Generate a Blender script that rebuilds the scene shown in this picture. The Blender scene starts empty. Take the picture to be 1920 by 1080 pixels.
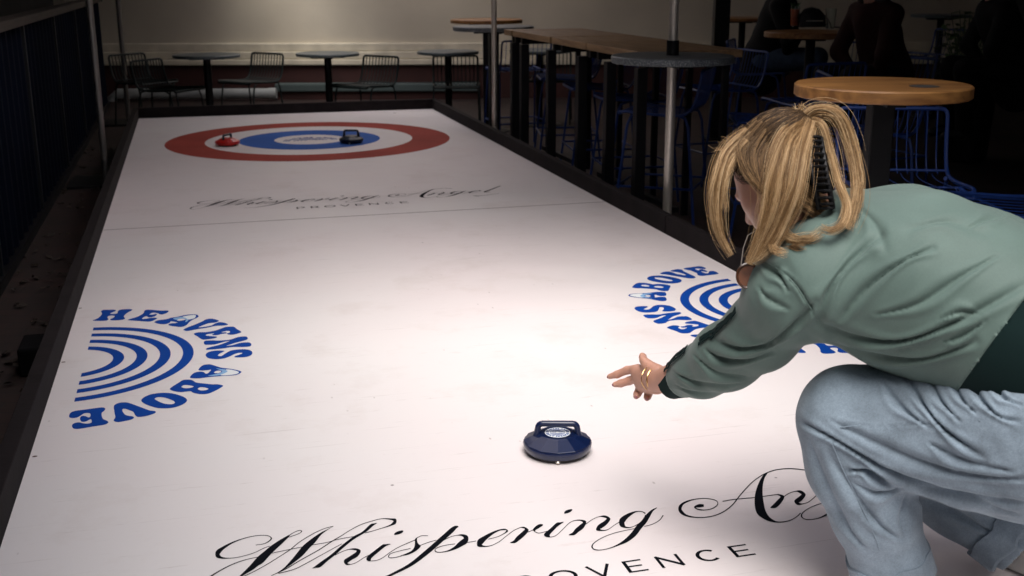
import bpy, bmesh, math, random, json
import numpy as np
from mathutils import Vector, Matrix, geometry
random.seed(7); np.random.seed(7)
SC = bpy.context.scene
# ------------------------------------------------------------------ camera
CAM = np.array([0.0, 0.0, 1.45])
FW = np.array([0.25667854, 0.92956639, -0.26461755])
RT = np.array([0.96377133, -0.2667216, -0.00210124])
UP = np.array([0.07253246, 0.25449146, 0.96435115])
FPX = 2137.8
cd = bpy.data.cameras.new('camera'); cam = bpy.data.objects.new('camera', cd)
SC.collection.objects.link(cam); SC.camera = cam
cam.matrix_world = Matrix(((RT[0], UP[0], -FW[0], CAM[0]), (RT[1], UP[1], -FW[1], CAM[1]), (RT[2], UP[2], -FW[2], CAM[2]), (0, 0, 0, 1)))
cd.sensor_width = 36.0; cd.lens = FPX * 36 / 1920; cd.clip_start = 0.05; cd.clip_end = 300
cd.dof.use_dof = True; cd.dof.focus_distance = 2.85; cd.dof.aperture_fstop = 7.0
# ------------------------------------------------------------------ sky, sun, exposure
W = bpy.data.worlds.new('World'); SC.world = W; W.use_nodes = True
SUN_EL, SUN_AZ = math.radians(63), math.radians(192)     # azimuth from +Y, clockwise
nt = W.node_tree; sky = nt.nodes.new('ShaderNodeTexSky'); sky.sky_type = 'NISHITA'; sky.sun_disc = False
sky.sun_elevation = SUN_EL; sky.sun_rotation = SUN_AZ; sky.air_density = 1.0; sky.dust_density = 4.0; sky.ozone_density = 0.6
bgn = nt.nodes['Background']; nt.links.new(sky.outputs[0], bgn.inputs[0]); bgn.inputs[1].default_value = 0.12
sl = bpy.data.lights.new('sun', 'SUN'); sl.energy = 2.7; sl.angle = math.radians(42); sl.color = (1.0, 0.975, 0.945)
so = bpy.data.objects.new('sun', sl); SC.collection.objects.link(so)
sd = Vector((math.sin(SUN_AZ) * math.cos(SUN_EL), math.cos(SUN_AZ) * math.cos(SUN_EL), math.sin(SUN_EL)))
so.rotation_euler = sd.to_track_quat('Z', 'Y').to_euler()
SC.view_settings.view_transform = 'Standard'; SC.view_settings.look = 'None'; SC.view_settings.gamma = 1.0
SC.view_settings.exposure = 0.40
# ------------------------------------------------------------------ helpers
def at(px, py, h):
    """world point on the horizontal plane z=h seen at photo pixel (px,py)"""
    d = (px - 960) / FPX * RT - (py - 540) / FPX * UP + FW
    return CAM + d * ((h - CAM[2]) / d[2])
def ray(px, py, depth):
    return CAM + ((px - 960) / FPX * RT - (py - 540) / FPX * UP + FW) * depth
def topx(P):
    d = np.asarray(P) - CAM; z = d @ FW
    return 960 + FPX * (d @ RT) / z, 540 - FPX * (d @ UP) / z
def mat(name, col, rough=0.6, metal=0.0, spec=0.5, noise=None, bump=None, coat=0.0, alpha=None):
    """procedural principled material; noise=(scale, amount, detail) mottles the colour, bump=(scale, strength, dist)"""
    m = bpy.data.materials.new(name); m.use_nodes = True; t = m.node_tree; b = t.nodes['Principled BSDF']
    b.inputs['Base Color'].default_value = (*col, 1); b.inputs['Roughness'].default_value = rough
    b.inputs['Metallic'].default_value = metal; b.inputs['Specular IOR Level'].default_value = spec
    if coat: b.inputs['Coat Weight'].default_value = coat
    tc = t.nodes.new('ShaderNodeTexCoord')
    if noise:
        n = t.nodes.new('ShaderNodeTexNoise'); n.inputs['Scale'].default_value = noise[0]; n.inputs['Detail'].default_value = noise[2] if len(noise) > 2 else 6
        t.links.new(tc.outputs['Object'], n.inputs['Vector'])
        r = t.nodes.new('ShaderNodeMapRange'); r.inputs[1].default_value = .25; r.inputs[2].default_value = .75
        r.inputs[3].default_value = 1 - noise[1]; r.inputs[4].default_value = 1 + noise[1]
        t.links.new(n.outputs['Fac'], r.inputs[0])
        mx = t.nodes.new('ShaderNodeVectorMath'); mx.operation = 'SCALE'; mx.inputs[0].default_value = col
        t.links.new(r.outputs[0], mx.inputs['Scale']); t.links.new(mx.outputs[0], b.inputs['Base Color'])
    if bump:
        n2 = t.nodes.new('ShaderNodeTexNoise'); n2.inputs['Scale'].default_value = bump[0]; n2.inputs['Detail'].default_value = 4
        t.links.new(tc.outputs['Object'], n2.inputs['Vector'])
        bp = t.nodes.new('ShaderNodeBump'); bp.inputs['Strength'].default_value = bump[1]; bp.inputs['Distance'].default_value = bump[2] if len(bump) > 2 else .002
        t.links.new(n2.outputs['Fac'], bp.inputs['Height']); t.links.new(bp.outputs[0], b.inputs['Normal'])
    return m
def link(o, parent=None):
    SC.collection.objects.link(o)
    if parent is not None: o.parent = parent
    return o
def setp(o, label=None, cat=None, group=None, kind=None):
    if label: o['label'] = label
    if cat: o['category'] = cat
    if group: o['group'] = group
    if kind: o['kind'] = kind
    return o
def empty(name, loc, rz=0, label=None, cat=None, group=None):
    o = bpy.data.objects.new(name, None); o.empty_display_size = .1; o.location = loc; o.rotation_euler = (0, 0, rz)
    link(o); return setp(o, label, cat, group)
class MB:
    def __init__(s): s.v = []; s.f = []; s.m = []
    def add(s, V, F, mi=0):
        k = len(s.v); s.v += [tuple(map(float, p)) for p in V]; s.f += [tuple(i + k for i in f) for f in F]; s.m += [mi] * len(F); return s
    def box(s, lo, hi, mi=0):
        x0, y0, z0 = lo; x1, y1, z1 = hi
        return s.add([(x0,y0,z0),(x1,y0,z0),(x1,y1,z0),(x0,y1,z0),(x0,y0,z1),(x1,y0,z1),(x1,y1,z1),(x0,y1,z1)],
                     [(0,3,2,1),(4,5,6,7),(0,1,5,4),(1,2,6,5),(2,3,7,6),(3,0,4,7)], mi)
    def lathe(s, prof, n=32, mi=0, c=(0, 0), caps=True):
        V = []; F = []
        for r, z in prof:
            for i in range(n): a = 2*math.pi*i/n; V.append((c[0]+r*math.cos(a), c[1]+r*math.sin(a), z))
        for j in range(len(prof)-1):
            for i in range(n): F.append((j*n+i, j*n+(i+1)%n, (j+1)*n+(i+1)%n, (j+1)*n+i))
        if caps: F.append(tuple(reversed(range(n)))); F.append(tuple((len(prof)-1)*n+i for i in range(n)))
        return s.add(V, F, mi)
    def tube(s, pts, r, n=6, mi=0, closed=False):
        P = [Vector(p) for p in pts]; N = len(P); R = r if hasattr(r, '__len__') else [r]*N
        V = []; F = []; up = None
        for i in range(N):
            a = P[(i-1) % N] if (closed or i) else P[i]; b = P[(i+1) % N] if (closed or i < N-1) else P[i]
            t = (b-a).normalized()
            if up is None: up = t.orthogonal().normalized()
            up = (up - t*up.dot(t)).normalized(); w = t.cross(up)
            for k in range(n): an = 2*math.pi*k/n; V.append(P[i] + (up*math.cos(an)+w*math.sin(an))*R[i])
        for i in range(N if closed else N-1):
            j = (i+1) % N
            for k in range(n): F.append((i*n+k, i*n+(k+1)%n, j*n+(k+1)%n, j*n+k))
        if not closed: F.append(tuple(reversed(range(n)))); F.append(tuple((N-1)*n+k for k in range(n)))
        return s.add(V, F, mi)
    def build(s, name, mats, parent=None, smooth=False, loc=None, bevel=0, bseg=2):
        me = bpy.data.meshes.new(name); me.from_pydata(s.v, [], s.f); me.update()
        mats = mats if isinstance(mats, (list, tuple)) else [mats]
        for m in mats: me.materials.append(m)
        me.polygons.foreach_set('material_index', s.m)
        if smooth: me.polygons.foreach_set('use_smooth', [True]*len(me.polygons)); 
        o = bpy.data.objects.new(name, me)
        if loc is not None: o.location = loc
        link(o, parent)
        if smooth: me.set_sharp_from_angle(angle=math.radians(40))
        if bevel:
            b = o.modifiers.new('bevel', 'BEVEL'); b.width = bevel; b.segments = bseg; b.limit_method = 'ANGLE'
        return o
def copy_tree(o, parent=None):
    c = o.copy(); SC.collection.objects.link(c); c.parent = parent
    for ch in list(o.children): copy_tree(ch, c)
    return c
def crom(P, n=5, closed=True):
    P = np.array(P, float); N = len(P); out = []
    for i in range(N if closed else N-1):
        p0, p1, p2, p3 = (P[(i-1) % N], P[i], P[(i+1) % N], P[(i+2) % N]) if closed else (P[max(i-1, 0)], P[i], P[i+1], P[min(i+2, N-1)])
        for k in range(n):
            t = k/n; out.append(.5*((2*p1)+(-p0+p2)*t+(2*p0-5*p1+4*p2-p3)*t*t+(-p0+3*p1-3*p2+p3)*t**3))
    if not closed: out.append(P[-1])
    return np.array(out)
# lettering and logo outlines, 0.1 mm units on the lane plane
DEC = json.loads('''{"logo":[[[[328,4740],[467,4931],[553,5256],[571,5576],[519,5831],[583,6006],[772,5989],[1005,5905],[1040,5743],[950,5618],[879,5489],[893,5396],[1027,5358],[1117,5421],[1121,5630],[1158,5831],[1312,5896],[1592,5829],[1614,5671],[1505,5460],[1415,5218],[1367,4908],[1425,4659],[1348,4508],[1104,4491],[925,4571],[924,4715],[995,4810],[1051,5056],[945,5163],[822,5139],[801,4923],[848,4707],[781,4555],[551,4580],[349,4660]]],[[[1535,4426],[1622,4545],[1846,4742],[2006,5050],[2061,5272],[2063,5452],[2146,5598],[2338,5525],[2627,5352],[2882,5280],[2939,5173],[2855,4927],[2685,4798],[2571,4978],[2442,5134],[2333,5105],[2268,4916],[2386,4883],[2494,4941],[2527,4842],[2469,4653],[2348,4541],[2238,4573],[2171,4738],[2081,4646],[2019,4432],[2151,4395],[2319,4463],[2474,4447],[2546,4340],[2465,4162],[2301,3992],[2022,4117],[1787,4251],[1553,4375]]],[[[2464,3877],[2575,4073],[2790,4115],[2928,4174],[3020,4263],[3253,4342],[3487,4481],[3692,4523],[3912,4460],[4004,4216],[3939,4002],[3798,3812],[3673,3534],[3564,3172],[3428,3018],[3261,3065],[3031,3257],[2954,3402],[3028,3548],[3181,3550],[3273,3591],[3180,3702],[3033,3818],[2996,3670],[2876,3535],[2723,3551],[2568,3679]],[[3240,3913],[3332,4059],[3472,4048],[3550,3911],[3441,3827],[3318,3805]]],[[[3473,2677],[3640,2930],[3886,3193],[4136,3516],[4264,3737],[4451,3758],[4619,3578],[4700,3384],[4564,3224],[4347,3202],[4160,3031],[3989,2803],[4187,2802],[4433,2898],[4561,3113],[4734,3232],[4915,3068],[5001,2848],[4860,2777],[4584,2800],[4322,2681],[3941,2571],[3609,2460],[3504,2560]]],[[[3816,2044],[3967,2187],[4237,2137],[4540,2239],[4773,2444],[4930,2575],[5189,2518],[5270,2248],[5419,1828],[5307,1674],[5122,1584],[4974,1636],[4927,1782],[5011,1838],[5039,1990],[4960,2093],[4837,2047],[4744,1967],[4909,1920],[4904,1788],[4754,1778],[4617,1685],[4468,1701],[4432,1790],[4510,1900],[4382,1910],[4262,1865],[4215,1747],[4377,1622],[4567,1516],[4572,1411],[4444,1318],[4163,1269],[4062,1375],[3933,1722]]],[[[4137,972],[4190,1134],[4367,1135],[4658,1027],[5028,1049],[5258,1242],[5528,1259],[5600,1042],[5538,853],[5234,660],[5008,499],[4865,365],[5077,404],[5304,565],[5525,578],[5653,491],[5675,210],[5588,86],[5356,103],[5069,184],[4705,116],[4245,115],[4212,256],[4351,388],[4645,552],[4871,763],[4992,881],[4800,834],[4502,642],[4284,654],[4169,712]]],[[[4178,-478],[4211,-250],[4327,-92],[4514,-49],[4685,-97],[4783,-173],[4722,-276],[4619,-413],[4557,-585],[4612,-671],[4682,-667],[4818,-422],[4997,-186],[5230,-130],[5473,-185],[5623,-363],[5666,-639],[5596,-879],[5434,-997],[5222,-984],[5083,-921],[5102,-810],[5234,-706],[5347,-572],[5271,-503],[5126,-557],[4978,-728],[4802,-911],[4589,-976],[4381,-908],[4230,-726]]],[[[3931,-1859],[4010,-1572],[4121,-1426],[4287,-1428],[4421,-1578],[4634,-1860],[4902,-2046],[5139,-2266],[5227,-2443],[5152,-2615],[5013,-2704],[4744,-2691],[4476,-2666],[4209,-2666],[3942,-2696],[3730,-2623],[3667,-2513],[3746,-2238],[3841,-2094],[3976,-2067],[4083,-2141],[4148,-2310],[4216,-2286],[4273,-2129],[4317,-1968],[4221,-1985],[4059,-1982],[3951,-1930]],[[4398,-2294],[4449,-2158],[4558,-2123],[4623,-2229],[4552,-2359],[4471,-2358]]],[[[3080,-3410],[3155,-3232],[3322,-2955],[3466,-2728],[3651,-2738],[3756,-2851],[3859,-3066],[4068,-3207],[4327,-3361],[4484,-3406],[4637,-3570],[4553,-3747],[4379,-3976],[4182,-4154],[3952,-4128],[3761,-3958],[3685,-3799],[3544,-3798],[3390,-3794],[3211,-3665],[3107,-3517]],[[3421,-3327],[3479,-3203],[3610,-3231],[3778,-3400],[3674,-3499],[3544,-3494],[3454,-3417]],[[3893,-3640],[3959,-3531],[4088,-3576],[4202,-3728],[4123,-3824],[3994,-3820],[3918,-3727]]],[[[2288,-4192],[2355,-3946],[2525,-3764],[2727,-3704],[2943,-3726],[3161,-3846],[3379,-4082],[3531,-4336],[3581,-4577],[3506,-4798],[3333,-4989],[3148,-5064],[2964,-5048],[2741,-4949],[2501,-4680],[2345,-4414]],[[2662,-4185],[2722,-4069],[2861,-4089],[3014,-4227],[3167,-4441],[3237,-4629],[3195,-4747],[3083,-4745],[2920,-4633],[2767,-4403]]],[[[1540,-4537],[1566,-4342],[1683,-4227],[1843,-4235],[1972,-4346],[2192,-4630],[2448,-4975],[2562,-5115],[2685,-5186],[2719,-5302],[2654,-5408],[2453,-5527],[2274,-5546],[2199,-5473],[2145,-5300],[2100,-5092],[1997,-4938],[1894,-4800],[1819,-4761],[1787,-4842],[1821,-5049],[1891,-5263],[1992,-5380],[2090,-5442],[2137,-5560],[2076,-5681],[1878,-5763],[1726,-5788],[1615,-5688],[1597,-5580],[1628,-5381],[1592,-5055]]],[[[377,-5028],[361,-4778],[412,-4615],[550,-4547],[788,-4524],[1087,-4482],[1246,-4497],[1314,-4618],[1288,-4791],[1236,-4919],[1253,-5171],[1305,-5429],[1408,-5579],[1464,-5731],[1413,-5852],[1300,-5904],[1070,-5940],[842,-5992],[671,-6010],[560,-5929],[505,-5714],[540,-5555],[664,-5505],[777,-5605],[899,-5673],[990,-5648],[1013,-5552],[982,-5372],[925,-5391],[862,-5493],[769,-5501],[708,-5398],[673,-5181],[708,-5035],[805,-5062],[898,-5193],[946,-5119],[924,-4902],[859,-4830],[752,-4836],[680,-4974],[596,-5107],[479,-5120]]]],"white":[[[3441,4277],[3644,4407],[3864,4403],[3907,4273],[3861,3995],[3752,3899],[3643,3873],[3534,4117]],[[4763,-2094],[4899,-2124],[5057,-2286],[5158,-2458],[5057,-2618],[4813,-2647],[4652,-2631],[4587,-2562],[4725,-2430],[4812,-2282]]],"blue":[[[3114,4179],[3254,4255],[3441,4277],[3534,4117],[3643,3873],[3611,3665],[3534,3573],[3550,3882],[3472,4036],[3332,4059],[3240,3942],[3146,4054]],[[4469,-1879],[4563,-1950],[4763,-2094],[4812,-2282],[4725,-2430],[4587,-2562],[4371,-2594],[4212,-2519],[4428,-2453],[4564,-2385],[4650,-2236],[4560,-2037]]],"rib":[[[591,23205,590,23233],[770,23216,768,23244],[898,23312,887,23354],[955,23439,924,23443],[904,23572,896,23542],[780,23651,778,23622],[560,23668,560,23637],[305,23604,309,23564],[79,23492,91,23421],[-122,23336,-89,23210],[-253,23175,-174,23031],[-261,22912,-180,23001],[-155,22802,-143,22888],[-1,22764,0,22797],[210,22756,209,22784],[519,22851,516,22878],[758,23017,755,23044],[885,23075,883,23103]],[[1330,23456,1325,23488],[1476,23593,1473,23622],[1581,23631,1583,23666],[1605,23602,1630,23603],[1576,23539,1581,23511],[1459,23466,1462,23438],[1312,23403,1314,23374]],[[172,21841,168,21866],[262,21892,258,21917],[475,22030,470,22059],[788,22288,782,22317],[1113,22601,1108,22630],[1316,22807,1308,22841],[1543,23101,1537,23131],[1891,23421,1887,23454],[2148,23583,2147,23612],[2331,23629,2331,23659]],[[826,21773,823,21798],[1138,21966,1133,22001],[1465,22255,1459,22290],[1883,22596,1877,22632],[2235,22938,2230,22975],[2448,23124,2444,23155],[2648,23317,2645,23346],[2921,23528,2919,23559],[3183,23637,3183,23669],[3440,23702,3444,23734],[3636,23597,3654,23673],[3689,23505,3757,23610],[3680,23515,3714,23392],[3577,23374,3579,23307],[3367,23270,3367,23239],[3109,23181,3108,23150],[2975,23147,2974,23118]],[[2703,23047,2702,23018],[2347,23008,2346,22979],[2116,22934,2116,22906],[1800,22904,1800,22875],[1516,22865,1516,22837],[1280,22830,1280,22802],[907,22769,907,22741]],[[977,21826,975,21857],[1280,21897,1278,21927],[1520,22050,1516,22080],[1851,22313,1847,22339],[2191,22581,2187,22608],[2415,22755,2411,22781]],[[596,22675,597,22648],[352,22631,354,22602],[122,22539,127,22502],[-108,22383,-99,22342],[-366,22152,-351,22097],[-540,21939,-504,21855],[-646,21684,-575,21627],[-594,21418,-575,21471],[-417,21325,-419,21354],[-129,21449,-135,21476],[159,21832,152,21854]],[[2199,22281,2197,22306],[2369,22397,2367,22424],[2531,22455,2533,22488],[2657,22387,2678,22480],[2671,22345,2764,22346],[2629,22281,2671,22118],[2496,22158,2523,21994],[2357,22016,2413,21883],[2373,21820,2404,21897],[2473,21797,2475,21828],[2603,21844,2601,21869],[2781,22004,2778,22028],[2901,22084,2899,22109]],[[2906,21828,2909,21854],[3029,21819,3030,21845],[3184,21907,3181,21931],[3391,22112,3387,22136],[3609,22283,3608,22310],[4001,22495,4001,22527]],[[4029,22557,4028,22588],[4158,22644,4160,22673],[4295,22605,4301,22633]],[[3583,21897,3581,21866],[3437,21862,3434,21834],[3318,21881,3310,21851],[3311,21925,3293,21944],[3376,22032,3375,22058],[3574,22091,3575,22118],[3820,22139,3822,22166]],[[4042,22212,4042,22239],[4253,22306,4254,22333],[4433,22358,4435,22386]],[[5050,22887,5044,22839],[4985,22919,4987,22790],[4865,22840,4893,22657],[4665,22611,4697,22429],[4492,22415,4525,22235],[4279,22167,4312,21989],[4037,21897,4066,21730],[3768,21604,3788,21463],[3555,21416,3565,21298],[3351,21278,3357,21177],[3172,21164,3175,21079],[2812,20982,2812,20925],[2435,20913,2433,20879],[2146,20947,2144,20918]],[[4570,22294,4569,22321],[4758,22414,4759,22442],[4929,22452,4934,22482],[5023,22390,5056,22483],[5040,22280,5147,22352],[5017,22271,5071,22078],[4890,22144,4909,21943],[4737,21962,4740,21843],[4562,21844,4558,21794],[4387,21828,4380,21797],[4325,21900,4300,21877],[4362,21994,4360,22023],[4569,22071,4572,22099],[4795,22075,4799,22103]],[[5069,22067,5073,22094],[5267,22080,5272,22107]],[[5548,22087,5552,22115],[5778,22145,5780,22172],[5958,22248,5957,22285],[6069,22347,6033,22383],[6039,22472,6021,22413],[5892,22476,5885,22416],[5694,22397,5694,22285],[5478,22261,5493,22082],[5314,22122,5369,21922],[5242,21859,5356,21969],[5355,21787,5373,21849],[5520,21787,5523,21814],[5731,21900,5730,21925],[5974,22127,5972,22151],[6196,22329,6195,22355],[6393,22434,6395,22462]],[[6388,22432,6400,22464],[6447,22367,6484,22439],[6446,22320,6525,22273],[6362,22231,6389,22068],[6177,22038,6198,21876],[6072,21894,6069,21774],[5970,21832,5965,21805]],[[6466,22163,6469,22190],[6632,22239,6635,22271]],[[6618,22206,6639,22234],[6646,22110,6661,22138],[6718,22056,6725,22084],[6899,22094,6904,22122]],[[6889,21812,6894,21839],[7024,21840,7025,21866],[7236,22044,7233,22067],[7496,22326,7495,22351],[7650,22416,7656,22445],[7785,22384,7808,22441],[7810,22291,7902,22319],[7731,22215,7757,22053],[7554,22048,7566,21880],[7437,21901,7429,21766],[7325,21828,7319,21797]],[[7850,22181,7850,22207],[8057,22349,8059,22376],[8263,22450,8270,22479],[8380,22377,8428,22476],[8391,22314,8477,22290],[8294,22218,8303,22054],[8103,22074,8109,21901],[7979,21861,8084,21934],[8086,21785,8107,21841],[8243,21802,8247,21829],[8480,21981,8482,22007],[8650,22091,8653,22117]],[[9363,22348,9329,22300],[9313,22457,9295,22421],[9169,22499,9155,22440],[8916,22413,8905,22247],[8677,22220,8734,22049],[8566,21909,8707,21992],[8650,21774,8685,21841],[8803,21766,8810,21798],[9027,21893,9029,21922],[9209,22070,9204,22100],[9336,22243,9325,22273]],[[9718,22541,9715,22513],[9564,22466,9565,22388],[9348,22272,9378,22133],[9164,22031,9189,21882],[8951,21840,8977,21653],[8714,21554,8735,21370],[8470,21309,8465,21158],[8232,21126,8222,21054],[7988,21009,7981,20975],[7777,20984,7767,20954],[7660,21044,7638,21004],[7651,21150,7616,21155],[7741,21295,7739,21327],[8000,21479,8003,21505],[8317,21605,8323,21632],[8656,21663,8663,21691],[8832,21679,8840,21707]],[[9084,21720,9091,21748],[9299,21772,9305,21799],[9533,21911,9533,21939],[9710,22112,9703,22147]],[[10842,22390,10792,22275],[10730,22436,10672,22273],[10563,22329,10597,22287],[10588,22169,10620,22222],[10736,22100,10752,22138],[10953,22131,10962,22167],[11163,22296,11151,22316],[11215,22526,11191,22494],[11031,22687,11015,22654],[10738,22720,10723,22676],[10438,22637,10423,22547],[10222,22437,10272,22366],[10126,22142,10228,22226],[10203,21925,10251,21999],[10420,21790,10441,21835],[10727,21758,10742,21799],[11086,21879,11095,21923],[11480,22167,11481,22209],[11898,22598,11896,22639],[12400,23082,12403,23123],[12755,23364,12763,23406],[13100,23562,13116,23614],[13452,23666,13474,23714],[13810,23620,13837,23668],[14116,23429,14145,23476]],[[11331,22401,11348,22444],[11697,22420,11714,22459],[12168,22384,12183,22418],[12689,22387,12705,22422],[12766,22347,12809,22411],[12762,22257,12868,22263],[12648,22156,12654,21996],[12429,21964,12398,21781],[12275,21835,12264,21799]],[[11939,21170,11975,21230],[12114,21075,12137,21119],[12375,21091,12389,21130],[12623,21220,12629,21252],[12807,21363,12810,21400]],[[12733,22146,12738,22176],[13009,22344,13017,22376],[13261,22425,13280,22465],[13312,22310,13414,22438],[13315,22247,13411,22220],[13195,22153,13181,21970],[12980,21987,13010,21861],[12941,21775,13023,21886],[13080,21771,13097,21809],[13307,21848,13314,21878],[13730,22172,13734,22200]],[[14466,22394,14432,22347],[14416,22504,14398,22467],[14272,22546,14257,22487],[14019,22460,14008,22293],[13780,22267,13837,22096],[13668,21956,13809,22039],[13752,21820,13787,21888],[13905,21812,13913,21844],[14129,21940,14131,21969],[14312,22117,14306,22147],[14439,22290,14428,22320]],[[14821,22587,14817,22560],[14667,22513,14667,22435],[14451,22319,14480,22180],[14267,22078,14292,21929],[14053,21887,14079,21700],[13816,21601,13837,21417],[13573,21356,13568,21204],[13334,21173,13324,21100],[13090,21055,13083,21022],[12879,21031,12870,21001],[12763,21091,12740,21051],[12753,21197,12718,21202],[12843,21341,12841,21374],[13102,21526,13105,21552],[13420,21652,13426,21679],[13758,21710,13766,21737],[13934,21726,13943,21754]],[[14186,21767,14193,21794],[14402,21819,14407,21846],[14635,21957,14636,21985],[14812,22159,14805,22193]],[[15030,22072,15034,22099],[15260,22129,15262,22156],[15440,22233,15439,22269],[15551,22331,15515,22367],[15521,22456,15503,22397],[15374,22460,15367,22401],[15176,22381,15176,22269],[14960,22245,14975,22066],[14796,22106,14851,21906],[14724,21844,14838,21953],[14837,21771,14855,21833],[15002,21771,15005,21798],[15212,21884,15213,21909],[15320,21975,15318,22000]],[[17075,23509,17060,23440],[16912,23419,16878,23249],[16527,22988,16486,22773],[16041,22403,15996,22158],[15678,22031,15643,21789],[15675,21707,15700,21808],[16035,21829,16047,21879]],[[14784,20998,14797,21046],[14874,20841,14900,20937],[15005,20715,15037,20846],[15150,20778,15165,20843],[15495,20862,15506,20911],[15894,21029,15906,21078],[16367,21212,16379,21262]],[[15430,22304,15446,22372],[15498,22248,15549,22453],[15552,22269,15570,22336]]],"pol":[[[1337,23494],[1169,23359],[1033,23225],[898,23075],[746,22866],[597,22662],[413,22312],[236,22019],[142,21862],[170,21848],[292,21972],[477,22137],[589,22278],[701,22390],[907,22755],[1150,23123],[1322,23403]],[[2339,23641],[2171,23519],[2031,23416],[1852,23237],[1709,23069],[1564,22871],[1322,22409],[1094,22026],[901,21832],[825,21786],[1025,21905],[1286,22162],[1524,22450],[1709,22763],[1858,22993],[2017,23295],[2184,23497]],[[3304,23527],[3230,23529],[3144,23499],[2920,23201],[2703,23033],[2405,22702],[2127,22346],[1883,22090],[1746,21938],[1677,21856],[1752,21857],[1843,21863],[2020,22084],[2234,22333],[2477,22648],[2720,22923],[2995,23162],[3196,23411]],[[3439,22463],[3323,22485],[3258,22480],[3069,22280],[2880,22069],[2824,21922],[2861,21838],[2907,21841],[2940,21954],[3114,22168],[3306,22382]],[[3583,22884],[3648,22979],[3770,23023],[3816,22985],[3746,22887],[3626,22850]],[[4050,22601],[3989,22532],[3957,22368],[3905,22179],[3815,22037],[3672,21945],[3552,21887],[3692,21880],[3829,21941],[3961,22056],[4051,22189],[4020,22317],[4025,22470]],[[6618,22259],[6717,22393],[6826,22472],[6900,22462],[6897,22397],[6772,22295],[6688,22239],[6635,22176]],[[7401,22428],[7314,22435],[7227,22428],[7011,22207],[6833,22037],[6783,21942],[6806,21849],[6889,21818],[6913,21927],[7062,22104],[7223,22280]],[[7546,22854],[7623,22959],[7756,22998],[7787,22960],[7698,22858],[7566,22815]],[[13137,23592],[12970,23505],[12625,23098],[12262,22571],[11982,22047],[11824,21616],[11849,21327],[11938,21165],[12061,21115],[12014,21357],[12082,21701],[12256,22132],[12458,22572],[12703,23018],[12937,23365]]]}''')
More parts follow.
